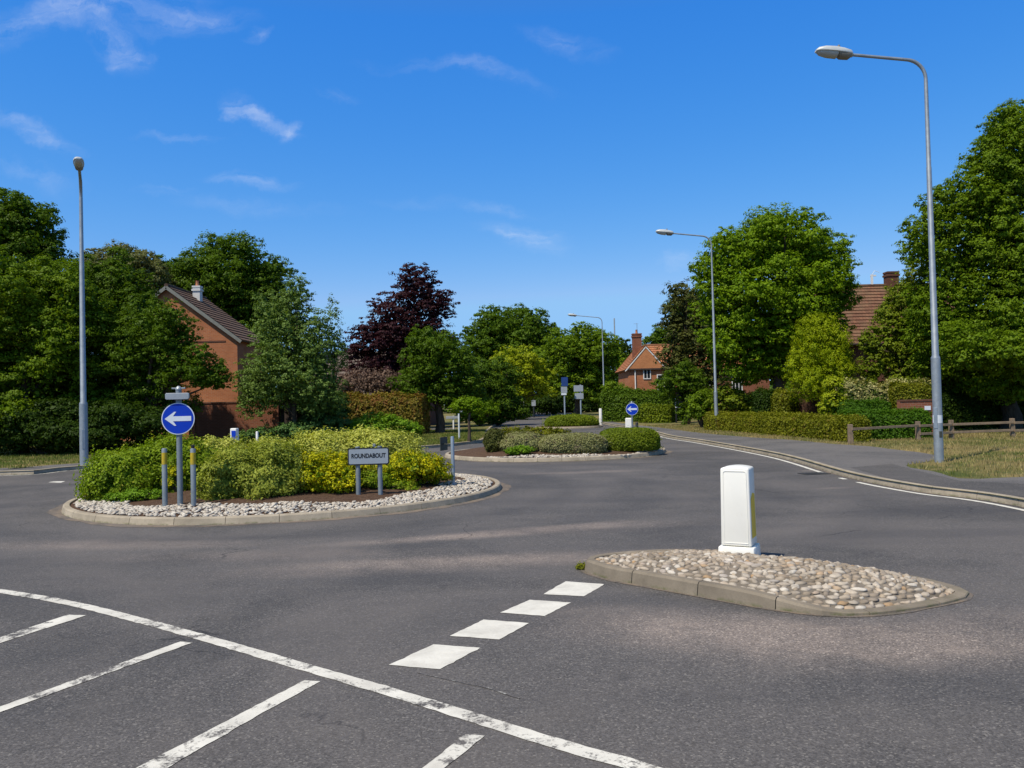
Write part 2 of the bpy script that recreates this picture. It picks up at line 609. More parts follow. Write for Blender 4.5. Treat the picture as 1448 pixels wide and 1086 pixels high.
make_brick('brick', (.46, .165, .066), (.35, .115, .048), (.36, .27, .19))
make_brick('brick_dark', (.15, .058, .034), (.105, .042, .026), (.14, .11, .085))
make_brick('brick_wall', (.26, .090, .048), (.19, .065, .036), (.28, .21, .15))
make_brick('brick_painted_shade', (.085, .040, .026), (.06, .028, .02), (.08, .065, .05))  # shade on the old garden wall, put into the brick colour
make_brick('tile_hang', (.62, .27, .115), (.50, .20, .085), (.26, .10, .05))


def make_tile(name, c1, c2, c3, w=.2):
    m, nt = material(name)
    tc = nt.n('TexCoord').outputs['UV']
    br = nt.n('TexBrick', {'Vector': tc, 'Color1': c1, 'Color2': c2, 'Mortar': tuple(x * .35 for x in c1), 'Scale': 1.0, 'Mortar Size': .008, 'Bias': 0.0, 'Brick Width': w, 'Row Height': 1.0})
    n1 = nt.noise(nt.n('TexCoord').outputs['Object'], 1.3, 6, .7, .5)
    c = nt.mix(nt.remap(n1, .4, .7, 0, .65), br.outputs['Color'], c3)
    n2 = nt.noise(nt.n('TexCoord').outputs['Object'], 11, 3, .7)
    c = nt.mix(nt.remap(n2, .55, .8, 0, .4), c, tuple(x * .5 for x in c1))
    finish(nt, c, .85, br.outputs['Fac'], -.5, .02, spec=.25)
    M[name] = m


make_tile('tile_brown', (.165, .098, .066), (.12, .070, .048), (.17, .125, .09), .3)
make_tile('tile_red', (.205, .096, .056), (.135, .064, .040), (.20, .135, .075))
make_tile('tile_orange', (.48, .19, .080), (.37, .135, .06), (.36, .20, .11))
make_tile('tile_grey', (.16, .125, .105), (.12, .095, .08), (.19, .16, .13))

M['white_paint'] = simple('white_painted_wood', (.74, .73, .70), .5, .08, 4, dirt=((.35, .33, .28), .35))
M['bollard_white'] = simple('white_moulded_plastic', (.83, .81, .74), .38, .03, 2.5, bump=.04, spec=.5, dirt=((.62, .56, .42), .35))
M['barge'] = simple('weathered_bargeboard', (.19, .19, .165), .7, .15, 5)
M['galv'] = simple('galvanised_steel', (.32, .35, .37), .5, .14, 5, .55, dirt=((.22, .24, .27), .4))
M['galv_blue'] = simple('weathered_galvanised_steel', (.27, .32, .37), .52, .14, 4, .45, dirt=((.42, .44, .46), .4))
M['sign_navy'] = simple('navy_sign_sheet', (.015, .05, .20), .5, .2, 4)
M['grey_post'] = simple('grey_painted_steel', (.20, .235, .26), .5, .14, 6, .15, dirt=((.34, .35, .34), .4))
M['lamp_body'] = simple('lantern_shell', (.52, .54, .53), .45, .08, 4, .1, dirt=((.33, .33, .31), .45))
M['lamp_gear'] = simple('lantern_gear', (.24, .21, .17), .6, .15, 6)
M['lamp_lens'] = simple('lantern_lens', (.44, .44, .41), .25, .08, 5, spec=.6)
M['sign_blue'] = simple('blue_sign_sheet', (.006, .045, .46), .45, .06, 3, spec=.2)
M['sign_white'] = simple('white_sign_sheet', (.70, .74, .80), .4, .05, 3)
M['sign_back'] = simple('grey_sign_back', (.36, .39, .42), .5, .1, 4, .2)
M['plate_pale'] = simple('pale_nameplate', (.30, .34, .38), .4, .05, 3)
M['black'] = simple('black_paint', (.012, .012, .014), .5, .2, 5)
M['dark_plate'] = simple('dark_plate', (.055, .06, .05), .6, .25, 6)
M['yellow_band'] = simple('yellow_reflective_band', (.50, .36, .02), .4, .22, 14, dirt=((.20, .22, .2), .6))
M['yellow_sheet'] = simple('yellow_reflective_sheet', (.86, .56, .012), .35, .07, 5, spec=.5)
M['fence_wood'] = simple('weathered_wood', (.22, .16, .105), .85, .3, 9, bump=.6)
M['glass'] = simple('window_glass', (.02, .025, .03), .08, .2, 2, spec=.8, bump=0)
M['dark_door'] = simple('dark_door_paint', (.05, .035, .028), .6, .2, 5)
M['pot'] = simple('terracotta_pot', (.45, .18, .09), .7, .15, 6)
M['lead'] = simple('pale_render', (.60, .59, .56), .7, .1, 5)
M['sticker'] = simple('pale_sticker', (.62, .66, .70), .45, .1, 12)
M['iron'] = simple('cast_iron', (.05, .048, .046), .6, .3, 12, .3)
# ------------------------------------------------------------------ the setting
ZV = .12


def disc_pts(n, r, c=(0, 0)):
    return [(c[0] + r * math.cos(2 * math.pi * k / n), c[1] + r * math.sin(2 * math.pi * k / n)) for k in range(n)]


sheet('ground', disc_pts(64, 900), -.08, M['lawn'])
sheet('road', [(-95, -40), (95, -40), (95, 60), (60, 190), (-60, 190), (-95, 60)], 0.0, M['road'])

left_edge = [(-95, 22.5), (-50, 23.2), (-25, 23.7)] + [G(x, y).to_2d() for x, y in ((0, 672), (60, 669), (125, 663))] + \
    [(-8.6, 29.2)] + [G(x, y).to_2d() for x, y in ((598, 634.5), (655, 629), (679, 626), (689, 620), (691, 613), (697, 604.5), (714, 598), (738, 591))] + [(2.6, 118), (4.5, 160)]
right_edge = [(6.6, -40), (6.9, -10), (7.2, 0), (7.5, 6)] + [G(x, y).to_2d() for x, y in ((1448, 717), (1300, 695), (1200, 675), (1100, 646.5), (1000, 627.5), (950, 619.5), (925, 613), (895, 607), (860, 601), (830, 594.5), (800, 590))] + [(6.2, 108), (8.5, 160)]
LE = smooth_path(left_edge, .31)
RE = smooth_path(right_edge, .31)
lawn_l = LE + [Vector((4.5, 180)), Vector((-300, 300)), Vector((-300, 20))]
lawn_r = RE + [Vector((8.5, 180)), Vector((300, 300)), Vector((300, -40))]
sheet('left_verge', [tuple(p) for p in lawn_l], ZV - .012, M['lawn'])
sheet('right_verge', [tuple(p) for p in lawn_r], ZV - .012, M['lawn'])
lk = [p for p in LE if -40 < p.x and p.y < 100]
rk = [p for p in RE if -5 < p.y < 110]
flat = lambda q: ZV
tag(kerb_mb(lk, False, .13, flat, inner=-1).build('left_kerb', M['kerb']), kind='structure')
tag(kerb_mb(rk, False, .13, flat, inner=1).build('right_kerb', M['kerb']), kind='structure')


def offset(P, d):
    N = normals2(P, False)
    return [p + n * d for p, n in zip(P, N)]


# tarmac footpaths just inside the kerbs (4 mm above the verge)
zf = ZV - .006
inn = [p for p in offset(rk, .135)]
out_px = [(1448, 674), (1405, 675.5), (1362, 677), (1322, 667), (1283, 659), (1300, 654.5), (1322, 649), (1318, 642.5), (1268, 636), (1224, 630.5), (1180, 628), (1120, 622), (1050, 617.5), (985, 611.5), (940, 605.5), (905, 601.5), (870, 597)]
outer = smooth_path([(60, 18), (16.5, 16.6)] + [G(x, y, zf).to_2d() for x, y in out_px] + [(6.9, 92), (7.9, 109)], .5)
rng2 = random.Random(5)
outer = [p + Vector((rng2.uniform(-.05, .05), rng2.uniform(-.05, .05))) for p in outer]
sheet('right_footpath', [tuple(p) for p in inn] + [tuple(p) for p in reversed(outer)] + [(60, -5)], zf, M['footpath'])
pp = [G(x, y, zf + .004).to_2d() for x, y in ((1203, 661), (1262, 655.5), (1276, 660), (1358, 680), (1448, 684), (1448, 703), (1330, 688.5), (1248, 674))]
sheet('footpath_patch', [tuple(p) for p in pp], zf + .004, M['path_patch'])
l2 = [p for p in LE if -60 < p.x < -3.5 and p.y < 36]
sheet('left_footpath', [tuple(p) for p in offset(l2, -.135)] + [tuple(p) for p in reversed(offset(l2, -1.45))], zf, M['footpath'])
lp = [G(x, y, zf).to_2d() for x, y in ((690, 612), (660, 611), (636, 608.5), (610, 608), (610, 605.5), (640, 605.5), (668, 607.5), (693, 606.5))]
sheet('garden_path', [tuple(p) for p in lp], zf, M['footpath'])


# ---- painted markings
def ribbon(pts, w):
    P = smooth_path(pts, .25)
    N = normals2(P, False)
    a = [(p + n * w / 2) for p, n in zip(P, N)]
    b = [(p - n * w / 2) for p, n in zip(P, N)]
    return [tuple(x) for x in a] + [tuple(x) for x in reversed(b)]


def px2(L): return [G(x, y, .004).to_2d() for x, y in L]


def marking(name, pts, mat, z=.004, rag=.0028):
    P = []
    pts = [Vector((p[0], p[1])) for p in pts]
    for p, q in zip(pts, pts[1:] + pts[:1]):
        n = max(1, int((q - p).length / .05))
        for k in range(n):
            e = p.lerp(q, k / n)
            P.append((e.x + random.gauss(0, rag), e.y + random.gauss(0, rag)))
    o = sheet(name, P, z, M[mat])
    return o


marking('edge_line_marking', ribbon(px2([(-90, 825), (0, 835.5), (100, 853), (200, 877.5), (300, 905), (400, 934), (500, 963), (600, 992.5), (700, 1024), (800, 1055), (930, 1092)]) + [(1.4, 3.2)], .115), 'paint_worn')
marking('hatch_bar_marking', px2([(-30, 908), (0, 901), (96, 869), (122, 870), (0, 909), (-30, 918)]), 'paint_worn')
for q in ([(-60, 1022), (0, 999), (255, 907), (271, 909), (0, 1007), (-60, 1034)],
          [(150, 1108), (430, 962), (453, 963), (355, 1017), (240, 1083), (200, 1112)], [(585, 1096), (658, 1038), (687, 1040), (612, 1098)]):
    marking('hatch_bar_marking', px2(q), 'paint')
for q in ([(550, 940), (613, 911), (679, 916), (622, 946)], [(636, 899), (684, 876), (749, 881), (706, 904)], [(708, 866), (749, 848), (807, 852), (770, 871)], [(768, 840), (800, 822), (855, 826), (826, 843)]):
    marking('give_way_block_marking', px2(q), 'paint_clean')
base = smooth_path([p for p in RE if 5 < p.y < 60], .3)
off = offset(base, -.22)
for lo, hi in ((6, 16.6), (17.0, 17.7), (18.1, 44)):
    seg = [p for p in off if lo < p.y < hi]
    marking('kerb_line_marking', ribbon(seg, .10), 'paint_clean')
offl = [p for p in offset(smooth_path([p for p in LE if -30 < p.x < -10], .3), .2)]
marking('kerb_line_marking', ribbon(offl, .09), 'paint_worn')
marking('kerb_line_marking', px2([(68, 682), (76, 680.5), (92, 680.5), (86, 682.5)]), 'paint_worn')
marking('hairline_marking', ribbon(px2([(590, 951), (640, 962), (700, 975), (735, 987)]), .012), 'paint_faint', rag=.003)


# ---- islands
def mound(P, w, hf, top, prof=1.0, rings=9):
    """inner ground of an island: from the back of the kerb up to its crown"""
    c = sum(P, Vector((0, 0))) / len(P)
    mb = MB()
    rr = []
    for k in range(rings + 1):
        t = 1 - k / rings
        ring = []
        for p in P:
            d = (p - c)
            L = d.length
            q = c + d * ((L - w) / L) * max(t, .02)
            h0 = hf(p) - .03
            z = h0 + (top - h0) * (1 - t ** 2) ** prof
            ring.append((q.x, q.y, z))
        rr.append(ring)
    mb.loft(rr, caps=False)
    mb.add(rr[-1], [tuple(range(len(P)))])
    return mb, c


def mound_z(P, c, w, hf, top, q, prof=1.0):
    d = q - c
    a = math.atan2(d.y, d.x)
    best = min(P, key=lambda p: abs((math.atan2(p.y - c.y, p.x - c.x) - a + math.pi) % (2 * math.pi) - math.pi))
    L = (best - c).length - w
    t = min(1, d.length / L)
    h0 = hf(best) - .03
    return h0 + (top - h0) * (1 - t * t) ** prof, t


def ico(sub):
    import bmesh
    bm = bmesh.new()
    bmesh.ops.create_icosphere(bm, subdivisions=sub, radius=1)
    v = np.array([x.co[:] for x in bm.verts])
    f = np.array([[w.index for w in x.verts] for x in bm.faces])
    bm.free()
    return v, f


def stones_mesh(name, items, mat, sub=2, rough=.16, smooth=True):
    """items: (x, y, z, a, b, c, angle, tilt)"""
    v0, f0 = ico(sub)
    V, Fc = [], []
    for k, (x, y, z, a, b, c, an, ti) in enumerate(items):
        d = rng.normal(size=(3, 3)) * rough
        ph = rng.uniform(0, 6.28, 3)
        s = 1 + rough * .8 * np.sin(v0 @ (d[0] * 14) + ph[0]) + rough * .5 * np.sin(v0 @ (d[1] * 20) + ph[1])
        p = v0 * s[:, None] * np.array([a, b, c])
        ct, st = math.cos(ti), math.sin(ti)
        p = np.stack([p[:, 0] * ct + p[:, 2] * st, p[:, 1], -p[:, 0] * st + p[:, 2] * ct], 1)
        ca, sa = math.cos(an), math.sin(an)
        p = np.stack([p[:, 0] * ca - p[:, 1] * sa + x, p[:, 0] * sa + p[:, 1] * ca + y, p[:, 2] + z], 1)
        Fc.append(f0 + k * len(v0))
        V.append(p)
    V, Fc = np.concatenate(V), np.concatenate(Fc)
    me = bpy.data.meshes.new(name)
    n = len(Fc)
    me.vertices.add(len(V)); me.loops.add(3 * n); me.polygons.add(n)
    me.vertices.foreach_set('co', V.astype(np.float32).ravel())
    me.loops.foreach_set('vertex_index', Fc.astype(np.int32).ravel())
    me.polygons.foreach_set('loop_start', np.arange(0, 3 * n, 3, dtype=np.int32))
    me.update(calc_edges=True)
    me.validate()
    if smooth: me.polygons.foreach_set('use_smooth', [True] * n)
    me.materials.append(mat)
    return me


# the traffic island in front
iso = [G(x, y).to_2d() for x, y in ((826, 808), (858, 819), (910, 829), (1000, 846), (1060, 857), (1110, 864.5), (1160, 870), (1210, 871.5), (1265, 867), (1325, 857.5))]
iso += [Vector((3.93, 7.12)), Vector((4.02, 7.42)), Vector((3.85, 7.9)), Vector((3.45, 8.45)), Vector((2.95, 8.82)), Vector((2.35, 9.02)), Vector((1.75, 9.1)), Vector((1.2, 9.03)), Vector((.84, 8.86)), Vector((.71, 8.65))]
IS = smooth_path(iso, .19, True)
def ihf(q):
    t = min(1, max(0, (2.75 - q.x) / .9))
    return .028 + .098 * t * t * (3 - 2 * t)
island = thing('traffic_island', 'low kerbed traffic island paved with rounded cobbles set in mortar, nearest the camera', 'traffic island')
kerb_mb(IS, True, .115, ihf, inner=-1, sub=4, batter=.02).build('kerb', M['kerb_old'], island)
ITOP = .188
mb, ic = mound(IS, .10, ihf, ITOP, .8)
mb.build('mortar_bed', M['mortar'], island, smooth=True)
items, pts = [], []
def try_stone(q, a, b, an, dmin):
    for (p, d2) in pts:
        if abs(p.x - q.x) < .2 and (p - q).length < (dmin + d2) * .5: return
    z, t = mound_z(IS, ic, .10, ihf, ITOP, q, .8)
    if t > .985: return
    pts.append((q, dmin))
    items.append((q.x, q.y, z - .005 + random.uniform(-.004, .004), a, b, random.uniform(.019, .027), an, random.uniform(-.15, .15)))
for ring in range(3):
    Pp = smooth_path([ic + (p - ic) * (((p - ic).length - .155 - ring * .085) / (p - ic).length) for p in IS], .092 + .004 * ring, True)
    for k, q in enumerate(Pp):
        t = Pp[(k + 1) % len(Pp)] - Pp[k - 1]
        an = math.atan2(t.y, t.x) + random.uniform(-.3, .3)
        try_stone(q + Vector((random.uniform(-.008, .008), random.uniform(-.008, .008))), random.uniform(.044, .056), random.uniform(.030, .038), an, .072)
x0, x1 = min(p.x for p in IS), max(p.x for p in IS)
y0, y1 = min(p.y for p in IS), max(p.y for p in IS)
for tries in range(26000):
    q = Vector((random.uniform(x0, x1), random.uniform(y0, y1)))
    d = q - ic
    a = math.atan2(d.y, d.x)
    best = min(IS, key=lambda p: abs((math.atan2(p.y - ic.y, p.x - ic.x) - a + math.pi) % (2 * math.pi) - math.pi))
    if d.length > (best - ic).length - .16: continue
    s_ = random.choice((.046, .054, .062)) if tries < 9000 else random.choice((.040, .033, .028))
    try_stone(q, s_ * random.uniform(.85, 1.12), s_ * random.uniform(.56, .76), a + math.pi / 2 + random.gauss(0, .7), s_ * 1.36)
link('cobbles', stones_mesh('cobbles', items, M['cobble'], 2, .22), island)

def grit_ring(P, w, closed=True):
    N = normals2(P, closed)
    n = len(P)
    mb = MB()
    for k in range(n if closed else n - 1):
        a_, b_ = P[k], P[(k + 1) % n]
        na, nb_ = N[k], N[(k + 1) % n]
        wa_ = w * (.75 + .5 * noise.noise((a_.x * .9, a_.y * .9, 0)) + .3 * noise.noise((a_.x * 4, a_.y * 4, 3)))
        wb2 = w * (.75 + .5 * noise.noise((b_.x * .9, b_.y * .9, 0)) + .3 * noise.noise((b_.x * 4, b_.y * 4, 3)))
        p, q, r_, s_ = a_ - na * .02, b_ - nb_ * .02, b_ + nb_ * wb2, a_ + na * wa_
        mb.add([(p.x, p.y, .004), (q.x, q.y, .004), (r_.x, r_.y, .004), (s_.x, s_.y, .004)], [(0, 1, 2, 3)])
    return tag(mb.build('road_edge_grit', M['grit']), kind='structure')


grit_ring(IS, .05)
grit_ring(smooth_path([p for p in RE if 3 < p.y < 60], .3), -.10, False)
# the two planted roundabouts and the small far one
def roundabout(label, c, r, top, soil_r, n_stones, h=.115, wob=.02, arc=(0, 6.283)):
    P = [Vector((c[0] + r * math.cos(a) * (1 + wob * math.sin(2 * a + .5)), c[1] + r * math.sin(a) * (1 + wob * math.cos(3 * a)))) for a in np.linspace(0, 2 * math.pi, 97)[:-1]]
    hf = lambda q: h
    t = thing('roundabout_island', label, 'roundabout', (0, 0, 0))
    kerb_mb(P, True, .14, hf, inner=-1, sub=3, batter=.03).build('kerb', M['kerb'], t)
    mb, cc = mound(P, .13, hf, top, .8)
    mb.build('soil_bed', M['soil'], t, smooth=True)
    grit_ring(P, .24)
    it = []
    for k in range(n_stones):
        a = random.uniform(*arc)
        rr = random.uniform(soil_r * (1 + .05 * math.sin(5 * a) + .03 * math.sin(11 * a)), r - .17)
        q = Vector((c[0] + rr * math.cos(a), c[1] + rr * math.sin(a)))
        z, tt = mound_z(P, cc, .13, hf, top, q, .8)
        s_ = random.uniform(.022, .056)
        it.append((q.x, q.y, z + random.uniform(-.004, .018), s_, s_ * random.uniform(.5, .8), s_ * random.uniform(.3, .5), random.uniform(0, 6.28), random.uniform(-.5, .5)))
    return t, P, cc, it


RC, RR = (-4.5, 16.85), 4.2
_, NP, NC, it1 = roundabout('large planted roundabout with concrete kerb and brown soil, ringed by white stones', RC, RR, .30, 3.3, 8000)
tag(link('white_stones', stones_mesh('white_stones', it1, M['white_stone'], 1, .3, False)), 'loose white stones spread inside the kerb of the near roundabout', 'gravel', kind='stuff')
R2C, R2R = (1.42, 27.8), 3.72
_, P2, C2, it2 = roundabout('smaller planted roundabout with soil bed behind the near roundabout', R2C, R2R, .36, 3.36, 4000)
it2 = [i for i in it2 if i[0] > -.8 and i[1] < 29]
tag(link('white_stones', stones_mesh('white_stones', it2, M['white_stone'], 1, .3, False)), 'pale stones along the kerb of the second roundabout', 'gravel', kind='stuff')
R3C = (G(808, 606).x, G(808, 606).y + 2.1)
roundabout('little far roundabout under a low round hedge with two sign posts', R3C, 2.25, .2, 1.6, 0)
def near_z(p, top=.30): return mound_z(NP, NC, .13, lambda q: .115, top, Vector((p[0], p[1])), .8)[0]
def sec_z(p): return mound_z(P2, C2, .13, lambda q: .115, .36, Vector((p[0], p[1])), .8)[0]
def on_near(px, py):
    z = .2
    for _ in range(6):
        p = G(px, py, z); z = near_z(p)
    return Vector((p.x, p.y, z))


# ------------------------------------------------------------------ street furniture
def lamp(label, base, ang, height=9.75, arm=1.55, sticker=False, body=.092, hsc=.88):
    t = thing('street_lamp', label, 'street lamp', base, ang, 'galvanised street lamps')
    hs = 1.95 if not sticker else 2.5
    mb = MB()
    mb.tube([(0, 0, -.05), (0, 0, .04), (0, 0, hs - .03), (0, 0, hs), (0, 0, hs + .05), (0, 0, height * .72), (0, 0, height * .72 + .02), (0, 0, height - .62)],
            [body * 1.08, body, body * .97, body * .95, body * .72, body * .55, body * .5, body * .42], 20)
    mb.build('pole', M['galv'], t, smooth='auto')
    mb = MB()
    path = [(0, 0, height - .64)]
    r = .48
    for k in range(9):
        a = k / 8 * R(83)
        path.append((-r * (1 - math.cos(a)), 0, height - .6 + r * math.sin(a)))
    ex, ez = path[-1][0], path[-1][2]
    path.append((ex - arm * .5, 0, ez + arm * .5 * .115))
    path.append((ex - arm, 0, ez + arm * .115))
    mb.tube(path, [body * .40] * 9 + [body * .37, body * .36, body * .35], 14)
    mb.build('arm', M['galv'], t, smooth='auto')
    hx, hz = path[-1][0] + .04, path[-1][2]

    def section(u, w, zt, zb, n=20):
        ring = []
        for k in range(n):
            a = 2 * math.pi * k / n
            cy, sz = math.cos(a), math.sin(a)
            y = 1.3 * w * math.copysign(abs(cy) ** .75, cy)
            z = 1.35 * (zt if sz > 0 else zb) * abs(sz) ** .8 * (1 if sz > 0 else -1)
            ring.append((hx - u * hsc, y * hsc, hz + u * hsc * .115 + z * hsc))
        return ring
    mb = MB()
    mb.loft([section(0, .06, .05, .05), section(.05, .10, .085, .03), section(.25, .135, .11, .018), section(.5, .15, .125, .015), section(.75, .145, .115, .015), section(.92, .115, .08, .012), section(1.0, .06, .03, .01)])
    hd = mb.build('lantern', M['lamp_body'], t, smooth='auto')
    mb = MB()
    mb.loft([section(.06, .085, -.01, .07), section(.12, .115, -.015, .105), section(.34, .125, -.015, .11), section(.40, .115, -.015, .07)])
    mb.build('gear_housing', M['lamp_gear'], hd, smooth='auto')
    mb = MB()
    mb.loft([section(.405, .10, -.012, .06), section(.45, .125, -.012, .105), section(.7, .125, -.012, .10), section(.9, .095, -.012, .07), section(.97, .05, -.012, .03)])
    mb.build('lens', M['lamp_lens'], hd, smooth='auto')
    mb = MB()
    mb.tube([(hx - .36 * hsc, 0, hz + .15), (hx - .36 * hsc, 0, hz + .24)], [.03, .028], 10)
    mb.build('photocell', M['lamp_gear'], hd)
    mb = MB()
    a0 = 2.2 - ang if sticker else -2.2
    for zz, hh in ((hs * .42, .62 if not sticker else .5),):
        mb.box((0, -body * .93, zz), (.085, .03, hh))
    d = mb.build('access_door', M['galv_blue'], t, bevel=.006)
    d.rotation_euler = (0, 0, -ang + (.45 if not sticker else -.9))
    if sticker:
        for nm, za, zb, mt in (('number_band', .93, 1.12, 'sticker'),):
            mb = MB()
            mb.tube([(0, 0, za), (0, 0, zb)], [body * 1.015] * 2, 20, caps=False)
            mb.build(nm, M[mt], t, smooth=True)
        mb = MB()
        mb.box((0, -body * .985, .66), (.075, .012, .15))
        o = mb.build('notice_plate', M['dark_plate'], t, bevel=.003)
        o.rotation_euler = (0, 0, -ang + .1)
    return t


lb = G(1328, 653, ZV)
lamp('tall street lamp with white band and dark notice, nearest lamp on the right verge', lb, 0, 9.85, 1.38, True, .105)
lamp('street lamp standing in front of the long clipped hedge on the right', G(1013.5, 609, ZV), 0, 9.85, 1.5)
lamp('distant street lamp before the large far hedge on the right', A(853, 583, 78) * Vector((1, 1, 0)).to_3d() if False else Vector((A(854, 560, 80).x, 80, ZV)), 0, 9.9, 2.1)
l4 = G(119, 657.5, ZV)
lamp('street lamp on the left verge with its lantern seen end on', l4, math.atan2(l4.y, l4.x + .9) , 9.1, .9, False, .125, .76)


def arrow_sign(name, label, base, post_h, r, zc, yaw, plate=True, pr=.047):
    t = thing(name, label, 'road sign', base, yaw, 'blue keep left arrow signs')
    mb = MB()
    mb.tube([(0, 0, -.1), (0, 0, post_h)], [pr, pr], 18)
    mb.build('post', M['grey_post'], t, smooth='auto')
    mb = MB()
    mb.tube([(0, 0, post_h), (0, 0, post_h + .03), (0, 0, post_h + .06), (0, 0, post_h + .075)], [pr * 1.12, pr * 1.12, pr * .7, pr * .2], 14)
    for s in (-1, 1):
        mb.bar((0, 0, post_h + .03), (s * .11, 0, post_h + .035), .03, .025)
    mb.build('cap', M['galv'], t, bevel=.004)
    y = -pr - .012
    mb = MB()
    mb.prism(disc_pts(56, r), lambda a, b, d: (a, y + .008 - d, zc + b), .012)
    mb.build('border', M['sign_white'], t)
    mb = MB()
    mb.prism(disc_pts(56, r * .945), lambda a, b, d: (a, y - .003 - d, zc + b), .003)
    disc = mb.build('disc', M['sign_blue'], t)
    k = r
    arrow = [(-.80, 0), (-.40, .45), (-.22, .45), (-.43, .17), (.80, .17), (.80, -.17), (-.43, -.17), (-.18, -.45), (-.36, -.45)]
    arrow = [(-.80, .0), (-.18, .43), (-.38, .155), (.80, .155), (.80, -.155), (-.38, -.155), (-.16, -.43)] if False else [(-.80, 0), (-.22, .44), (-.10, .44), (-.30, .155), (.80, .155), (.80, -.155), (-.30, -.155), (-.10, -.44), (-.22, -.44)]
    mb = MB()
    mb.prism([(a * k, b * k) for a, b in arrow], lambda a, b, d: (a, y - .0085 - d, zc + b), .002)
    mb.build('arrow', M['sign_white'], disc)
    if plate:
        pz = zc + r + .11
        w, h, c = .19, .055, .018
        pts2 = [(-w, -h + c), (-w + c, -h), (w - c, -h), (w, -h + c), (w, h - c), (w - c, h), (-w + c, h), (-w, h - c)]
        mb = MB()
        mb.prism(pts2, lambda a, b, d: (a, y - d, pz + b), .05)
        mb.build('sign_lamp', M['sign_back'], t, bevel=.006)
    for zz in (zc - r * .6, zc + r * .6):
        pass
    return t


ab = on_near(255, 716)
D0 = ab.y
zc = A(251, 592, D0).z - ab.z
ptop = A(249.5, 552, D0).z - ab.z
arrow_sign('arrow_sign', 'round blue sign with white left arrow, on the near roundabout between two marker posts', ab, ptop, 22.3 * D0 / F, zc, math.atan2(ab.x, ab.y) * -1 * .35)
for px, py, top, lab in ((233.5, 717, 634, 'short grey marker post with clean yellow band, left of the near arrow sign'), (274, 715.5, 634, 'marker post with worn yellow band and dark cap, right of the near arrow sign')):
    b = on_near(px, py)
    h = A(px - 2, top, b.y).z - b.z
    t = thing('marker_post', lab, 'post', b, 0, 'marker posts beside the arrow sign')
    mb = MB()
    mb.tube([(0, 0, -.1), (0, 0, h - .015), (0, 0, h)], [.043, .043, .034], 16)
    mb.build('post', M['grey_post'], t, smooth='auto')
    mb = MB()
    mb.tube([(0, 0, h - .27), (0, 0, h - .07)], [.0445, .0445], 16, caps=False)
    mb.build('reflective_band', M['yellow_band'], t, smooth=True)
    if px > 250:
        mb = MB()
        mb.tube([(0, 0, h - .012), (0, 0, h + .05), (0, 0, h + .06)], [.03, .028, .015], 12)
        mb.build('cap', M['black'], t, smooth='auto')

# the ROUNDABOUT nameplate
nb1, nb2 = on_near(505, 700), on_near(535, 698)
Dn = (nb1.y + nb2.y) / 2
cx = (nb1.x + nb2.x) / 2 + .03
nz = near_z((cx, Dn))
np_ = thing('roundabout_nameplate', 'low pale nameplate on two posts reading ROUNDABOUT in black capitals', 'sign', (cx, Dn, nz), .10)
for s in (-1, 1):
    mb = MB()
    mb.tube([(s * .195, 0, -.1), (s * .195, 0, .86)], [.042, .042], 16)
    mb.build('post', M['grey_post'], np_, smooth='auto')
pz = A(521, 645, Dn).z - nz
def rrect(w, h, c, n=5):
    out = []
    for sx, sy, a0 in ((1, 1, 0), (-1, 1, 90), (-1, -1, 180), (1, -1, 270)):
        for k in range(n):
            a = R(a0 + 90 * k / (n - 1))
            out.append((sx * (w - c) + c * math.cos(a), sy * (h - c) + c * math.sin(a)))
    return out
mb = MB()
mb.prism(rrect(.367, .153, .035), lambda a, b, d: (a, -.045 - d, pz + b), .014)
mb.build('frame', M['black'], np_)
mb = MB()
mb.prism(rrect(.346, .132, .025), lambda a, b, d: (a, -.062 - d, pz + b), .003)
pl = mb.build('plate', M['plate_pale'], np_)
mb = MB()
mb.box((.10, 0, pz + .19), (.05, .05, .06))
mb.build('bracket', M['grey_post'], np_, bevel=.008)


def lettering(txt, size, mat, parent, loc, name='lettering', off=.0):
    cu = bpy.data.curves.new('lettering', 'FONT')
    cu.body, cu.size, cu.align_x, cu.align_y, cu.extrude, cu.offset = txt, size, 'CENTER', 'CENTER', .001, off
    o = bpy.data.objects.new('tmp_text', cu)
    COL.objects.link(o)
    bpy.context.view_layer.update()
    me = bpy.data.meshes.new_from_object(o.evaluated_get(bpy.context.evaluated_depsgraph_get()))
    bpy.data.objects.remove(o)
    bpy.data.curves.remove(cu)
    me.materials.clear()
    me.materials.append(M[mat])
    o = link(name, me, parent)
    o.location = loc
    o.rotation_euler = (R(90), 0, 0)
    return o


lt = lettering('ROUNDABOUT', .108, 'black', pl, (0, -.067, pz + .008), off=.0035)
lt.scale = (.80, 1, 1)

# bare post and dark plate at the right tip
pb = on_near(641, 686)
t = thing('bare_post', 'slim bare grey post at the right tip of the near roundabout', 'post', pb)
mb = MB()
hp = A(639.5, 617, pb.y).z - pb.z
mb.tube([(0, 0, -.1), (0, 0, hp - .02), (0, 0, hp)], [.040, .036, .03], 14)
mb.build('post', M['galv_blue'], t, smooth='auto')
mb = MB()
ca, cb = A(625, 619, pb.y + .25), A(630, 636, pb.y + .25)
mb.box(((ca.x + cb.x) / 2 - pb.x, .25, (ca.z + cb.z) / 2 - pb.z), (.012, .34, .27), R(-20))
mb.bar((-.02, .03, (ca.z + cb.z) / 2 - pb.z), ((ca.x + cb.x) / 2 - pb.x, .2, (ca.z + cb.z) / 2 - pb.z), .02, .02)
mb.build('side_plate', M['dark_plate'], t)

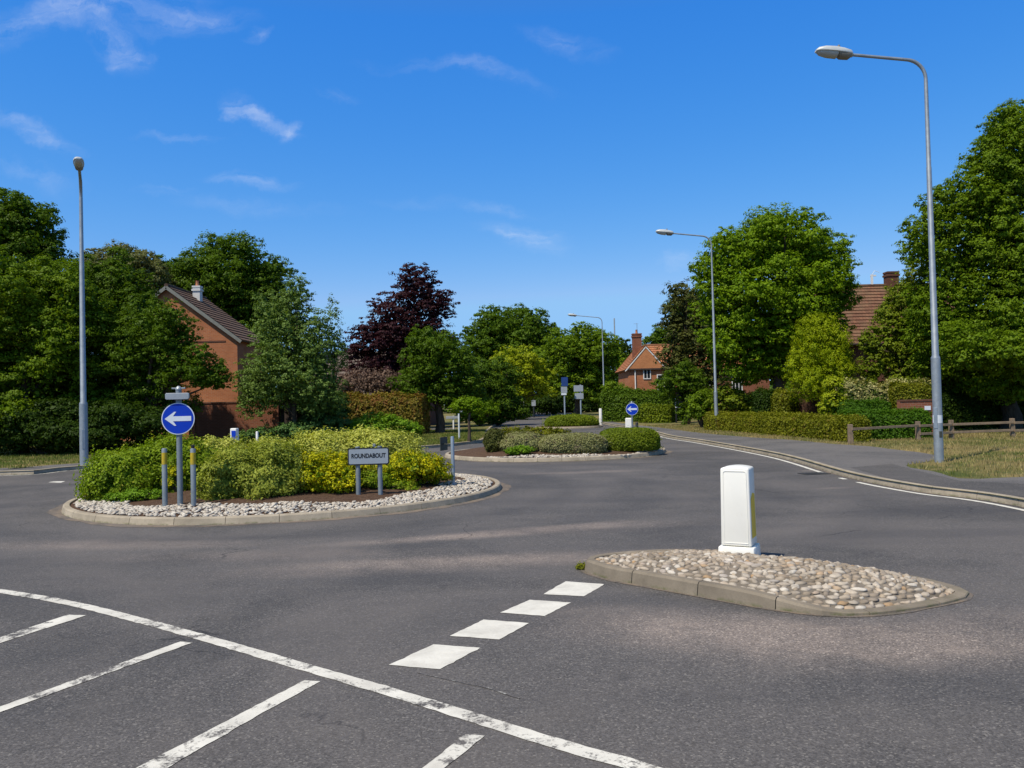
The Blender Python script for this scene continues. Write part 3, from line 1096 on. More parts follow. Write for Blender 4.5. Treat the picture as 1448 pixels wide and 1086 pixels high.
# the white bollard on the cobbled island
q0 = Vector((G(1050, 779, .17).x, G(1050, 779, .17).y + .12))
bz = mound_z(IS, ic, .10, ihf, ITOP, q0, .8)[0]
bol = thing('traffic_bollard', 'white plastic traffic bollard with yellow side panel on the cobbled island', 'bollard', (q0.x, q0.y, bz + .012), R(-27))
mb = MB()
BH = .945
def brect(w, d, z, arch=0):
    return [(-w, -d, z), (w, -d, z), (w, d, z), (-w, d, z)]
def ring_arch(w, d, z0, arch, n=8):
    return [(-w + 2 * w * k / n, z0 + arch * (1 - (2 * k / n - 1) ** 2)) for k in range(n + 1)]
prof = [(-.160, .108), (.160, .108)] + [(x, z) for x, z in reversed(ring_arch(.149, 0, BH - .02, .02))]
DPT = .145
mb.prism(prof, lambda a, b, d: (a * 1.0, -DPT + d, b), DPT * 2)
body = mb.build('body', M['bollard_white'], bol, smooth=True, bevel=.018, seg=3)
mb = MB()
mb.box((0, 0, .025), (.385, .36, .15), 0, .96)
mb.build('plinth', M['bollard_white'], bol, smooth=True, bevel=.012)
# raised rim on the front: a frame of four strips
mb = MB()
def frame_strip(w0, w1, zb0, zb1, zt, y, th, r=.03):
    outer = []
    inner = []
    n = 6
    def rr(wb, wt, zb, ztp, r):
        pts_ = [(-wb, zb), (wb, zb)]
        for k in range(n + 1):
            a = R(90 * k / n)
            pts_.append((wt - r + r * math.cos(a), ztp - r + r * math.sin(a)))
        for k in range(n + 1):
            a = R(90 + 90 * k / n)
            pts_.append((-wt + r + r * math.cos(a), ztp - r + r * math.sin(a)))
        return pts_
    o_, i_ = rr(w0 + .006, w0, zb0, zt, r), rr(w1 + .006, w1, zb1, zt - .028 + .02, r * .7)
    N_ = len(o_)
    vs = [(a, y, b) for a, b in o_] + [(a, y - th, b) for a, b in o_] + [(a, y - th, b) for a, b in i_] + [(a, y, b) for a, b in i_]
    fs = []
    for k in range(N_):
        k2 = (k + 1) % N_
        for L_ in range(3):
            fs.append((L_ * N_ + k, L_ * N_ + k2, (L_ + 1) * N_ + k2, (L_ + 1) * N_ + k))
    mb.add(vs, fs)
frame_strip(.123, .116, .135, .143, BH - .045, -DPT + .002, .007)
mb.build('front_rim', M['bollard_white'], bol, smooth=True, bevel=.0015)
mb = MB()
wx = lambda z: .160 - .011 * (z - .085) / (BH - .105)
vs = [(wx(.19) + .003, -.105, .19), (wx(.19) + .003, .105, .19), (wx(.66) + .003, .10, .64), (wx(.66) + .003, -.02, .66), (wx(.6) + .003, -.10, .60)]
mb.add(vs + [(x - .008, y, z) for x, y, z in vs], [(0, 1, 2, 3, 4), (9, 8, 7, 6, 5), (0, 5, 6, 1), (1, 6, 7, 2), (2, 7, 8, 3), (3, 8, 9, 4), (4, 9, 5, 0)])
mb.build('side_panel', M['yellow_sheet'], bol)

# second arrow sign and the small things round it
sb = Vector((A(894, 600, 33.5).x, 33.5, .0))
arrow_sign('arrow_sign', 'round blue left arrow sign beyond the second roundabout, before a white bollard', (sb.x, sb.y, 0), A(892, 570, 33.5).z, 8.6 * 33.5 / F, A(892.5, 578.5, 33.5).z, 0, False, .04)


def small_bollard(label, px, py_top, D, w, d, front=None, z0=0.0, name='small_bollard', tilt=0):
    top = A(px, py_top, D)
    t = thing(name, label, 'bollard', (top.x, D, z0), R(-10))
    h = top.z - z0
    mb = MB()
    mb.box((0, 0, h / 2 + .03), (w, d, h - .06), 0, .94)
    mb.build('body', M['bollard_white'], t, bevel=.03)
    mb = MB()
    mb.box((0, 0, .02), (w * 1.2, d * 1.25, .10))
    mb.build('plinth', M['bollard_white'], t, bevel=.01)
    if front:
        mb = MB()
        mb.box((.02, -d / 2 - .002, h * .72), (w * .62, .012, h * .42))
        mb.build('front_panel', M[front], t, bevel=.003)
    return t


small_bollard('white bollard standing just behind the far blue arrow sign', 889.5, 591, 34.5, .33, .26)
small_bollard('white bollard with blue front panel, half hidden behind the near roundabout bushes', 331.5, 605.5, 27.0, .24, .2, 'sign_blue', name='panel_bollard')


def plain_post(name, label, px, pt, pb, D, r, mat, z0=None, extra=None, cat='post'):
    a = A(px, pt, D)
    z0 = ZV if z0 is None else z0
    t = thing(name, label, cat, (a.x, D, z0))
    mb = MB()
    mb.tube([(0, 0, -.1), (0, 0, a.z - z0 - r * .4), (0, 0, a.z - z0)], [r, r * .95, r * .7], 12)
    mb.build('post', M[mat], t, smooth='auto')
    return t, a


plain_post('edge_post', 'thin white post poking up behind the near roundabout bushes', 363.5, 610, 622, 27.5, .045, 'white_paint', 0)
plain_post('edge_post', 'short white post on the grass before the large far hedge', 849, 577.5, 590, 56, .11, 'white_paint')
plain_post('edge_post', 'short dark post right of the far blue arrow sign', 900.5, 597, 607, 33.4, .06, 'black', 0)
t, a = plain_post('finger_post', 'pale finger post with a small top board on the left lawn', 648.5, 578, 619, 38.5, .045, 'lamp_body', cat='sign')
mb = MB()
mb.box((0, -.06, a.z - ZV - .12), (.34, .03, .08))
mb.box((0, 0, a.z - ZV + .03), (.16, .16, .05))
mb.build('finger_board', M['sign_back'], t, bevel=.006)
t, a = plain_post('low_board', 'low white board on a stub post under the lawn tree, left', 641, 588, 596, 52, .05, 'white_paint', cat='sign')
mb = MB()
mb.box((-.05, -.07, a.z - ZV - .1), (.85, .03, .17))
mb.build('board', M['sign_back'], t, bevel=.006)
t, a = plain_post('notice_sign', 'white notice on a thin dark post by the right lawn', 955.5, 563, 597, 55, .05, 'black', cat='sign')
mb = MB()
mb.box((.12, -.07, a.z - ZV - .33), (.36, .03, .66))
mb.build('notice_panel', M['sign_white'], t, bevel=.008)


def signpost(label, px, pt, D, panels, pr=.055, mat='galv_blue', z0=.2):
    t, a = plain_post('sign_post', label, px, pt, 0, D, pr, mat, z0, cat='road sign')
    for nm, x0, y0, x1, y1, mt, shape in panels:
        p, q = A(x0, y0, D), A(x1, y1, D)
        cx_, cz_, w, h = (p.x + q.x) / 2 - a.x, (p.z + q.z) / 2 - z0, abs(q.x - p.x) / 2, abs(p.z - q.z) / 2
        mb = MB()
        pts_ = disc_pts(24, 1) if shape == 'disc' else rrect(1, 1, .15)
        mb.prism([(u * w, v * h) for u, v in pts_], lambda u, v, d: (cx_ + u, -pr - .03 + d, cz_ + v), .02)
        mb.build(nm, M[mt], t)
    return t


signpost('grey sign post with a dark blue panel above pale panels, on the far little roundabout', 797.5, 534, R3C[1] - .3, [('panel', 793.5, 533.5, 803, 546, 'sign_navy', 'rect'), ('panel', 793, 547, 802, 555.5, 'sign_back', 'rect'), ('panel', 793.5, 556, 801, 558.5, 'sign_white', 'rect')])
signpost('grey sign post with two pale square panels, on the far little roundabout', 820.5, 544, R3C[1] + .3, [('panel', 811, 545, 824.5, 553.5, 'sign_back', 'rect'), ('panel', 812.5, 556, 825, 564, 'sign_back', 'rect')])
signpost('sign post with a small blue grey panel in the far shade, left of the road', 739.5, 562, 84, [('panel', 733.5, 565, 741, 575, 'sign_back', 'rect')], .07, 'galv_blue', ZV)
signpost('sign post with a white panel in the deepest far shade', 754.5, 564, 90, [('panel', 751.5, 566, 757.5, 574, 'sign_back', 'rect')], .09, 'black', ZV)
t, a = plain_post('radio_mast', 'thin bare mast rising behind the far trees', 868.5, 450, 580, 120, .10, 'grey_post')

# the post and rail fence on the right
t = thing('rail_fence', 'low weathered timber post and rail fence on the right lawn', 'fence')
fp = [(1203, 628, 25.5), (1298.5, 622.5, 22), (1345.5, 620, 24), (1432, 617.5, 27), (1500, 615, 27), (1580, 613, 27), (1670, 612, 27)]
pos = []
for px, py, hpx in fp:
    g = G(px, py, ZV)
    pos.append((g, hpx * g.y / F))
hh = .66
for g, h in pos:
    mb = MB()
    mb.box((g.x, g.y, ZV + hh / 2 - .03), (.15, .13, hh + .06), .1, .92)
    mb.build('post', M['fence_wood'], t, bevel=.012)
for (a, _), (b, _) in zip(pos[:-1], pos[1:]):
    for zz in (ZV + .22, ZV + .50):
        mb = MB()
        p, q = Vector((a.x + .02, a.y - .085, zz)), Vector((b.x - .02, b.y - .085, zz + random.uniform(-.02, .02)))
        if zz < .4 and a.x < 13.5: continue
        mb.bar(p, q, .05, .085)
        mb.build('rail', M['fence_wood'], t, bevel=.008)

# a gully grate and a patched ironwork on the road
for px, py, lab in ((1151, 670, 'dark iron gully grate lying beside a pale patch in the right lane'),):
    g = G(px, py)
    t = thing('gully_grate', lab, 'grate', (g.x, g.y, 0), .15)
    mb = MB()
    for k in range(7):
        mb.box((-.21 + k * .07, 0, .004), (.045, .36, .012))
    mb.build('bars', M['iron'], t)
    mb = MB()
    for s in (-1, 1):
        mb.box((s * .265, 0, .005), (.05, .42, .014))
        mb.box((0, s * .2, .0045), (.48, .04, .013))
    mb.build('frame', M['iron'], t)


# ------------------------------------------------------------------ houses and walls
def roof_slope(e0, e1, r0, r1, n, mat, name, parent, th=.07, rowh=None):
    """tiled slope from the eave e0-e1 up to the ridge r0-r1, in n stepped courses"""
    e0, e1, r0, r1 = map(Vector, (e0, e1, r0, r1))
    nrm = (e1 - e0).cross(r0 - e0).normalized()
    if nrm.z < 0: nrm = -nrm
    V, Fc, UV = [], [], []
    W = (e1 - e0).length
    for k in range(n):
        a, b = k / n, (k + 1) / n
        p, q, s_, t_ = e0.lerp(r0, a), e1.lerp(r1, a), e1.lerp(r1, b), e0.lerp(r0, b)
        base = len(V)
        V += [p + nrm * th, q + nrm * th, s_ + nrm * .02, t_ + nrm * .02, p, q]
        Fc += [(base, base + 1, base + 2, base + 3), (base + 4, base + 5, base + 1, base)]
        UV += [(0, k + .02), (W, k + .02), (W, k + .98), (0, k + .98), (0, k + .02), (W, k + .02), (W, k + .1), (0, k + .1)]
    b = len(V)
    V += [e0 - nrm * .06, e1 - nrm * .06, r1 - nrm * .06, r0 - nrm * .06]
    Fc += [(b + 3, b + 2, b + 1, b), (b, b + 1, b - 6 * n + 5, b - 6 * n + 4)]
    UV += [(0, 0)] * 8
    me = bpy.data.meshes.new(name)
    me.from_pydata([tuple(v) for v in V], [], Fc)
    uv = me.uv_layers.new(name='UVMap')
    uv.data.foreach_set('uv', np.array(UV, dtype=np.float32).ravel())
    me.materials.append(M[mat])
    return link(name, me, parent)


def house(label, c, w, d, eave, ridge, brick, tile, axis, rz=0, over=.28, courses=16, barge=True, wallmat=None, hung=None, name='brick_house', bargemat='white_paint', bargew=.13):
    """axis 'y': ridge runs away from the front, gable to the front; axis 'x': eaves to the front. Local front is at y=0"""
    t = thing(name, label, 'house', (c[0], c[1], ZV - .05), rz)
    mb = MB()
    if axis == 'y':
        pr_ = [(-w / 2, 0), (w / 2, 0), (w / 2, eave), (0, ridge - .1), (-w / 2, eave)]
        mb.prism(pr_, lambda a, b, dd: (a, dd, b), d)
    else:
        pr_ = [(0, 0), (d, 0), (d, eave), (d / 2, ridge - .1), (0, eave)]
        mb.prism(pr_, lambda a, b, dd: (-w / 2 + dd, a, b), w)
    mb.build('wall', M[brick], t)
    o = over
    if axis == 'y':
        k = (ridge - eave) / (w / 2)
        for s in (-1, 1):
            roof_slope((s * (w / 2 + o), -o * .6, eave - k * o), (s * (w / 2 + o), d + o * .6, eave - k * o), (0, -o * .6, ridge), (0, d + o * .6, ridge), courses, tile, 'roof', t)
            if barge:
                mb = MB()
                mb.bar((s * (w / 2 + o), -o * .6 - .03, eave - k * o - .09), (0, -o * .6 - .03, ridge - .09), .05, bargew)
                mb.build('bargeboard', M[bargemat], t)
        mb = MB()
        mb.tube([(0, -o * .6 - .02, ridge + .02), (0, d + o * .6 + .02, ridge + .02)], [.12, .12], 8)
    else:
        k = (ridge - eave) / (d / 2)
        roof_slope((-w / 2 - o, -o, eave - k * o), (w / 2 + o, -o, eave - k * o), (-w / 2 - o, d / 2, ridge), (w / 2 + o, d / 2, ridge), courses, tile, 'roof', t)
        roof_slope((w / 2 + o, d + o, eave - k * o), (-w / 2 - o, d + o, eave - k * o), (w / 2 + o, d / 2, ridge), (-w / 2 - o, d / 2, ridge), courses, tile, 'roof', t)
        mb = MB()
        mb.tube([(-w / 2 - o - .02, d / 2, ridge + .02), (w / 2 + o + .02, d / 2, ridge + .02)], [.12, .12], 8)
        g = MB()
        g.tube([(-w / 2 - o, -o - .06, eave - k * o - .02), (w / 2 + o, -o - .06, eave - k * o - .02)], [.06, .06], 8)
        g.build('gutter', M['dark_door'], t, smooth='auto')
    mb.build('ridge_tiles', M[tile], t, smooth='auto')
    return t


def window(t, x, z, w, h, y=-.03, mull=1, name='window'):
    mb = MB()
    f = .07
    mb.box((x - w / 2 + f / 2, y, z), (f, .06, h)); mb.box((x + w / 2 - f / 2, y, z), (f, .06, h))
    mb.box((x, y - .002, z + h / 2 - f / 2), (w - 2 * f + .004, .055, f)); mb.box((x, y - .002, z - h / 2 + f / 2), (w - 2 * f + .004, .055, f))
    for k in range(1, mull + 1):
        mb.box((x - w / 2 + w * k / (mull + 1), y + .001, z), (.05, .05, h - 2 * f))
    wo = mb.build(name, M['white_paint'], t)
    mb = MB()
    mb.box((x, y + .012, z), (w - f, .02, h - f))
    mb.build('pane', M['glass'], wo)
    return wo


def chimney(t, x, y, z0, z1, sx, sy, brick='brick_dark', pots=1, mat2=None):
    mb = MB()
    mb.box((x, y, (z0 + z1) / 2), (sx, sy, z1 - z0))
    mb.box((x, y, z1 - .22), (sx + .1, sy + .1, .12)); mb.box((x, y, z1 - .02), (sx + .06, sy + .06, .1))
    c = mb.build('chimney', M[brick], t)
    for k in range(pots):
        mb = MB()
        xx = x + (k - (pots - 1) / 2) * .35
        mb.tube([(xx, y, z1), (xx, y, z1 + .08), (xx, y, z1 + .32), (xx, y, z1 + .35)], [.12, .10, .085, .10], 12)
        mb.build('chimney_pot', M['pot'], c, smooth='auto')
    return c


zb = ZV - .05
# the gabled house on the left
D1 = 45.0
ap, re_ = A(235, 404, D1), A(341, 481, D1)
hw = re_.x - ap.x
h1 = house('brick house with brown tiled gable roof and white chimney, behind the left trees', (ap.x, D1 + .17), (hw - .28) * 2, 5.4, re_.z - zb + .28 * (ap.z - re_.z) / hw, ap.z - zb, 'brick', 'tile_brown', 'y', 0, .28, 15, bargemat='barge', bargew=.18)
chimney(h1, .55, 2.9, ap.z - 1.2, ap.z + .3, .42, .42, 'lead', 1)
mb = MB()
mb.box((hw / 2 * .55, -.012, re_.z - zb - .02), (hw * 1.0, .03, .08))
mb.build('brick_course', M['brick_dark'], h1)
# its garden wall
wa, wb_ = A(277, 571.5, 41), A(386, 574, 41)
gw = thing('brick_wall', 'brick garden wall with dark gate below the left gabled house', 'wall', (0, 0, 0))
mb = MB()
mb.box(((wa.x + wb_.x) / 2, 41, (wa.z + .0) / 2), (wb_.x - wa.x, .22, wa.z))
mb.build('wall', M['brick_wall'], gw)
mb = MB()
for k in range(18):
    xx = wa.x + (wb_.x - wa.x) * (k + .5) / 18
    mb.box((xx, 41, wa.z + .04), ((wb_.x - wa.x) / 18 - .012, .28, .075))
mb.build('coping', M['brick_dark'], gw)
mb = MB()
mb.box((wb_.x + .16, 41.0, wa.z / 2 + .1), (.3, .32, wa.z + .2))
mb.box((wa.x - .16, 41.0, wa.z / 2 + .1), (.3, .32, wa.z + .2))
mb.build('pier', M['brick_wall'], gw)
mb = MB()
for k in range(5):
    mb.box((wb_.x + .42 + k * .17, 41.1, .95), (.155, .04, 1.5))
mb.build('gate', M['dark_door'], gw)

# brown roofed house behind the copper tree
D2 = 62.0
ra, rb, eb = A(455, 501, D2 + 4), A(560, 497, D2 + 4), A(500, 556, D2)
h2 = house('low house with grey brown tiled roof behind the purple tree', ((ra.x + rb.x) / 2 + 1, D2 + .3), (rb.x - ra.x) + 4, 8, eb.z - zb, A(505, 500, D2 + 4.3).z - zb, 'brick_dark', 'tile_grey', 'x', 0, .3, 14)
chimney(h2, -4.15, 4.3, A(480, 500, D2 + 4).z - .5, A(482, 494, D2 + 4).z, .3, .3, 'lead', 0)
window(h2, 0, 1.5, 1.4, 1.1)

# far house with orange gable, tall chimney
D3 = 66.0
ap, el, er = A(911.5, 489, D3), A(884, 521, D3), A(944, 520, D3)
hw = (er.x - el.x) / 2
gcx = (er.x + el.x) / 2
eave = (el.z + er.z) / 2 - zb
h3 = house('orange tiled brick house with white gable boards and tall chimney beyond the large hedge', (gcx, D3 + .2), hw * 2 - .5, 6, eave + .15, ap.z - zb, 'brick', 'tile_orange', 'y', 0, .25, 12, bargew=.085)
mb = MB()
sc_ = .93
mb.prism([((-hw + .05), eave - .02), ((hw - .05), eave - .02), (0, ap.z - zb - .16)], lambda a, b, d: (a, -.02 - d, b), .15)
mb.build('tile_hanging', M['tile_hang'], h3)
mb = MB()
mb.box((0, -.10, eave - .08), (hw * 2 - .2, .2, .12))
mb.build('band', M['dark_door'], h3)
window(h3, (A(911, 525, D3).x - gcx) + .25, A(911, 527, D3).z - zb - .1, .62, .85, mull=1)
window(h3, (A(938, 530, D3).x - gcx) - .2, A(938, 530, D3).z - zb - .6, .6, 1.3, mull=0)
cb = A(901.5, 472, D3 + 1.2)
chimney(h3, cb.x - gcx - .05, 1.2, eave, cb.z - zb, .72, .6, 'brick_wall', 1)
mb = MB()
mb.tube([(cb.x - gcx, 1.2, cb.z - zb), (cb.x - gcx, 1.2, cb.z - zb + .9)], [.018, .018], 6)
mb.bar((cb.x - gcx - .25, 1.2, cb.z - zb + .85), (cb.x - gcx + .1, 1.2, cb.z - zb + .85), .02, .02)
mb.build('aerial', M['galv'], h3)
mb = MB()
mb.tube([(A(889, 530, D3).x - gcx + .55, -.07, .3), (A(889, 530, D3).x - gcx + .55, -.07, eave)], [.05, .05], 8)
mb.build('downpipe', M['white_paint'], h3, smooth='auto')
# long wing of that house
D4 = 67.5
wl, wr = A(913, 487, D4 + 3), A(1075, 487, D4 + 3)
ez = A(1000, 520, D4).z
h3b = house('long brick wing with orange tiled roof behind the big maple', ((wl.x + wr.x) / 2, D4), wr.x - wl.x - .5, 6.5, ez - zb, A(960, 488, D4 + 3.3).z - zb, 'brick_wall', 'tile_orange', 'x', 0, .3, 12)
wxc = (wl.x + wr.x) / 2
for px, wpx in ((1042, 15), (1008, 9)):
    p = A(px, 539, D4)
    window(h3b, p.x - wxc, p.z - zb - .1, wpx * D4 / F, 1.9 if px > 1020 else 1.1, mull=2 if px > 1020 else 1)

# the big tiled roof on the right
D5 = 48.0
dd = 8.0
rl, rr_ = A(1140, 404, D5 + dd / 2), A(1345, 400, D5 + dd / 2)
ez = A(1210, 487, D5).z
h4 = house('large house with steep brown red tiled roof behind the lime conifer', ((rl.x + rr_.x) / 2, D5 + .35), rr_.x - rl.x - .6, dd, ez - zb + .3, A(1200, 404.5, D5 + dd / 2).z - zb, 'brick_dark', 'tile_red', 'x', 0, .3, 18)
hx = (rl.x + rr_.x) / 2
cp = A(1263.5, 384, D5 + dd / 2)
chimney(h4, cp.x - hx, dd / 2, A(1262, 410, D5 + dd / 2).z - zb - .4, cp.z - zb, .72, .6, 'brick_dark', 0)
vp = A(1237, 386, D5 + dd / 2 - .1)
mb = MB()
mb.box((vp.x - hx, dd / 2, vp.z - zb - .4), (.12, .12, .75)); mb.box((vp.x - hx + .1, dd / 2 + .002, vp.z - zb - .1), (.34, .1, .09)); mb.tube([(vp.x - hx + .05, dd / 2, vp.z - zb), (vp.x - hx + .2, dd / 2, vp.z - zb + .22), (vp.x - hx + .5, dd / 2, vp.z - zb + .1)], .015, 6)
mb.build('vent_pipe', M['white_paint'], h4)


def low_wall(label, p, q, h, mat='brick_wall'):
    t = thing('brick_wall', label, 'wall')
    d = (q - p).to_2d()
    an = math.atan2(d.y, d.x)
    mb = MB()
    mb.box(((p.x + q.x) / 2, (p.y + q.y) / 2, h / 2), (d.length, .22, h), an)
    w = mb.build('wall', M[mat], t)
    mb = MB()
    n = max(2, int(d.length / .3))
    for k in range(n):
        c = p.lerp(q, (k + .5) / n)
        mb.box((c.x, c.y, h + .036), (d.length / n - .01, .27, .07), an)
    mb.build('coping', M['brick_dark'], t)
    return t


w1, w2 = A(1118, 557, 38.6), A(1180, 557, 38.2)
low_wall('old brick garden wall with shade painted into its dark brick, below the lime conifer', w1, w2, w1.z, 'brick_painted_shade')
w1, w2 = A(1270, 568, 32), A(1323, 568, 32)
t = low_wall('low brick wall with a white number plate, by the second fence post', w1, w2, w1.z)
np2 = A(1312, 577, 31.86)
mb = MB()
mb.box((np2.x, 31.87, np2.z), (.24, .02, .16))
mb.build('number_plate', M['sign_white'], t, bevel=.004)
# ------------------------------------------------------------------ planting
def unit(v):
    return v / np.maximum(np.linalg.norm(v, axis=1, keepdims=True), 1e-9)


def leaf_quads(C, N, S, asp=.62, fold=.16, droop=.12):
    n = len(C)
    N = unit(N)
    t = unit(np.cross(N, rng.normal(size=(n, 3))))
    b = np.cross(N, t)
    S = S[:, None]
    V = np.empty((n, 4, 3))
    V[:, 0] = C - t * S * .5
    V[:, 1] = C + b * S * asp * .5 + N * S * fold * .5
    V[:, 2] = C + t * S * .5 - N * S * droop
    V[:, 3] = C - b * S * asp * .5 + N * S * fold * .5
    return V.reshape(-1, 3)


def fol_blobs(blobs, leaf, core=.70, lobes=14, lobe_r=.37, cover=1.0, clump=.40, flat=.66, out=.8, dens=1.15, spiky=0.0, inner=.35, asp=.62, jag=.2, up=.6, sprig=.14):
    """leaves gathered in clumps over lobes that stand on a few big ellipsoids: blobs = [(centre, (rx, ry, rz))]"""
    L = []
    for c, r in blobs:
        c, r = np.array(c), np.array(r)
        L.append((c, r * core))
        k = 0
        ph = rng.uniform(0, 6.28)
        for i in range(lobes):
            zz = 1 - 2 * (i + .5) / lobes
            if zz < -.75: continue
            a = ph + i * 2.39996
            d = np.array([math.sqrt(1 - zz * zz) * math.cos(a), math.sqrt(1 - zz * zz) * math.sin(a), zz])
            lr = lobe_r * rng.uniform(.75, 1.25)
            L.append((c + d * r * (1 - lr * .55) * rng.uniform(.9, 1.06), r * lr * np.array([1, 1, .85])))
    CC, NN, SS = [], [], []
    cs = np.array([l[0] for l in L]); rs = np.array([l[1] for l in L])
    for i, (c, r) in enumerate(L):
        rc = clump * min(r) * .8 if i else clump * min(r) * .6
        rc = max(rc, leaf * 1.6)
        area = 4 * math.pi * ((r[0] * r[1]) ** 1.6 / 3 + (r[0] * r[2]) ** 1.6 / 3 + (r[1] * r[2]) ** 1.6 / 3) ** (1 / 1.6)
        n = max(8, int(cover * area / (math.pi * rc * rc)))
        d = unit(rng.normal(size=(n, 3)))
        rad = rng.uniform(.86, 1.0 + jag, n)
        rad[rng.random(n) < sprig] *= 1.0 + jag * .5
        P = c + d * r * rad[:, None]
        q = (P[:, None, :] - cs[None]) / rs[None]
        dd = np.linalg.norm(q, axis=2)
        dd[:, i] = 9
        keep = dd.min(1) > .8
        keep &= (d[:, 2] > -.35) | (rng.random(n) < .45)
        P, d = P[keep], d[keep]
        if not len(P): continue
        m = max(6, int(dens * math.pi * rc * rc / (leaf * leaf * asp * .5) * .8))
        n = len(P)
        cr = rc * rng.uniform(.5, 1.55, n)
        u = unit(rng.normal(size=(n * m, 3)))
        rr = rng.random(n * m) ** .45
        off = u * (rr * np.repeat(cr, m))[:, None]
        off[:, 2] = np.where(off[:, 2] < 0, off[:, 2] * .45, off[:, 2]) * flat
        dr = np.repeat(d, m, 0)
        if spiky:
            off += dr * (rng.random(n * m) * np.repeat(cr, m) * spiky)[:, None]
            off[:, 2] += rng.random(n * m) * np.repeat(cr, m) * spiky * .6
        C = np.repeat(P, m, 0) + off
        nn = dr * out + u * .75 + np.array([0, 0, up]) + rng.normal(size=(n * m, 3)) * .33
        CC.append(C); NN.append(nn); SS.append(leaf * rng.uniform(.65, 1.3, n * m))
        q_ = int(.16 * n * m)
        ds = unit(rng.normal(size=(q_, 3)))
        Ps = c + ds * r * rng.uniform(.8, 1.03 + jag * .5, q_)[:, None]
        qq = np.linalg.norm((Ps[:, None, :] - cs[None]) / rs[None], axis=2)
        qq[:, i] = 9
        kk = qq.min(1) > .85
        CC.append(Ps[kk]); NN.append((ds * out + np.array([0, 0, up]) + rng.normal(size=(q_, 3)) * .5)[kk]); SS.append((leaf * rng.uniform(.6, 1.2, q_))[kk])
    if inner:
        for c, r in L:
            vol = r[0] * r[1] * r[2] * 4.19
            n = int(min(1400, inner * vol / (leaf * 2.2) ** 3 * 6))
            if n < 2: continue
            u = unit(rng.normal(size=(n, 3))) * (rng.random(n) ** .5 * .78)[:, None]
            CC.append(c + u * r); NN.append(rng.normal(size=(n, 3))); SS.append(leaf * 2.0 * rng.uniform(.7, 1.3, n))
    return np.concatenate(CC), np.concatenate(NN), np.concatenate(SS)


def px_blobs(D, lst):
    """(px, py, rx, ry[, depth offset[, depth radius factor]]) in photo pixels at distance D -> ellipsoids of real size"""
    out = []
    for e in lst:
        px, py, rx, ry = e[:4]
        dz = e[4] if len(e) > 4 else 0
        kd = e[5] if len(e) > 5 else .9
        Dd = D + dz
        c = A(px, py, Dd)
        k = Dd / F
        out.append(((c.x, c.y, c.z), (rx * k, min(rx, ry * 1.4) * k * kd, ry * k)))
    return out


def tree(name, label, D, trunk_px, blobs, mat, leaf_px=3.4, trunk_r=.2, group=None, fork=.45, branches=True, z0=ZV, lean=0, **kw):
    B = px_blobs(D, blobs)
    base = A(trunk_px, 600, D)
    base = Vector((base.x, D, z0))
    leaf = leaf_px * D / F * 1.0
    C, N, S = fol_blobs(B, leaf, **kw)
    keep = C[:, 2] > z0 + .05
    C, N, S = C[keep], N[keep], S[keep]
    t = thing(name, label, 'tree', base, 0, group)
    o3 = np.array(base)
    me = quads_mesh('crown', leaf_quads(C - o3, N, S, kw.get('asp', .62)), M[mat])
    link('crown', me, t)
    mb = MB()
    cen = [Vector(b[0]) - base for b in B]
    top = max(cen, key=lambda v: v.z)
    mean = sum(cen, Vector()) / len(cen)
    fz = min(c.z for c in cen) * fork + .3
    fk = Vector((mean.x * .25, mean.y * .25, max(.6, fz)))
    mb.tube([(0, 0, -.15), (0, 0, .12), tuple(fk * .5 + Vector((trunk_r * .3, 0, 0))), tuple(fk)], [trunk_r * 1.45, trunk_r * 1.1, trunk_r * .92, trunk_r * .8], 10)
    mb.tube([fk, fk.lerp(top, .5) + Vector((.1, 0, .1)), top + Vector((0, 0, .2))], [trunk_r * .8, trunk_r * .5, trunk_r * .12], 8)
    if branches:
        for c, (b, r) in zip(cen, B):
            for k in range(2):
                e = c + Vector([random.uniform(-.6, .6) * r[i] for i in range(3)])
                s_ = fk.lerp(top, random.uniform(.0, .4))
                mb.tube([s_, s_.lerp(e, .5) + Vector((0, 0, .25)), e], [trunk_r * .45, trunk_r * .3, trunk_r * .08], 7)
    mb.build('trunk', M['bark'], t, smooth=True)
    return t


def shrub(name, label, D, blobs, mat, leaf_px=3.2, cat='shrub', group=None, z0=None, **kw):
    B = px_blobs(D, blobs)
    k = dict(lobes=10, lobe_r=.45, cover=1.5, clump=.42, flat=.8, jag=.14)
    k.update(kw)
    leaf = leaf_px * D / F * 1.05
    C, N, S = fol_blobs(B, leaf, **k)
    zz = (ZV if z0 is None else z0)
    keep = C[:, 2] > zz + .01
    C, N, S = C[keep], N[keep], S[keep]
    x = sum(b[0][0] for b in B) / len(B)
    base = Vector((x, D, zz))
    t = thing(name, label, cat, base, 0, group)
    link('foliage', quads_mesh('foliage', leaf_quads(C - np.array(base), N, S, k.get('asp', .62)), M[mat]), t)
    mb = MB()
    for b, r in B:
        for i in range(5):
            a = random.uniform(0, 6.28)
            f = Vector((.015 * math.cos(a), .015 * math.sin(a), -.05))
            e = Vector((b[0] + .6 * r[0] * math.cos(a), b[1] + .6 * r[1] * math.sin(a), b[2] + r[2] * .3)) - base
            mb.tube([f, f.lerp(e, .5) + Vector((0, 0, .08)), e], [.022 * D / 20 + .006, .015 * D / 20 + .005, .004], 6)
    mb.build('stems', M['bark'], t, smooth=True)
    return t


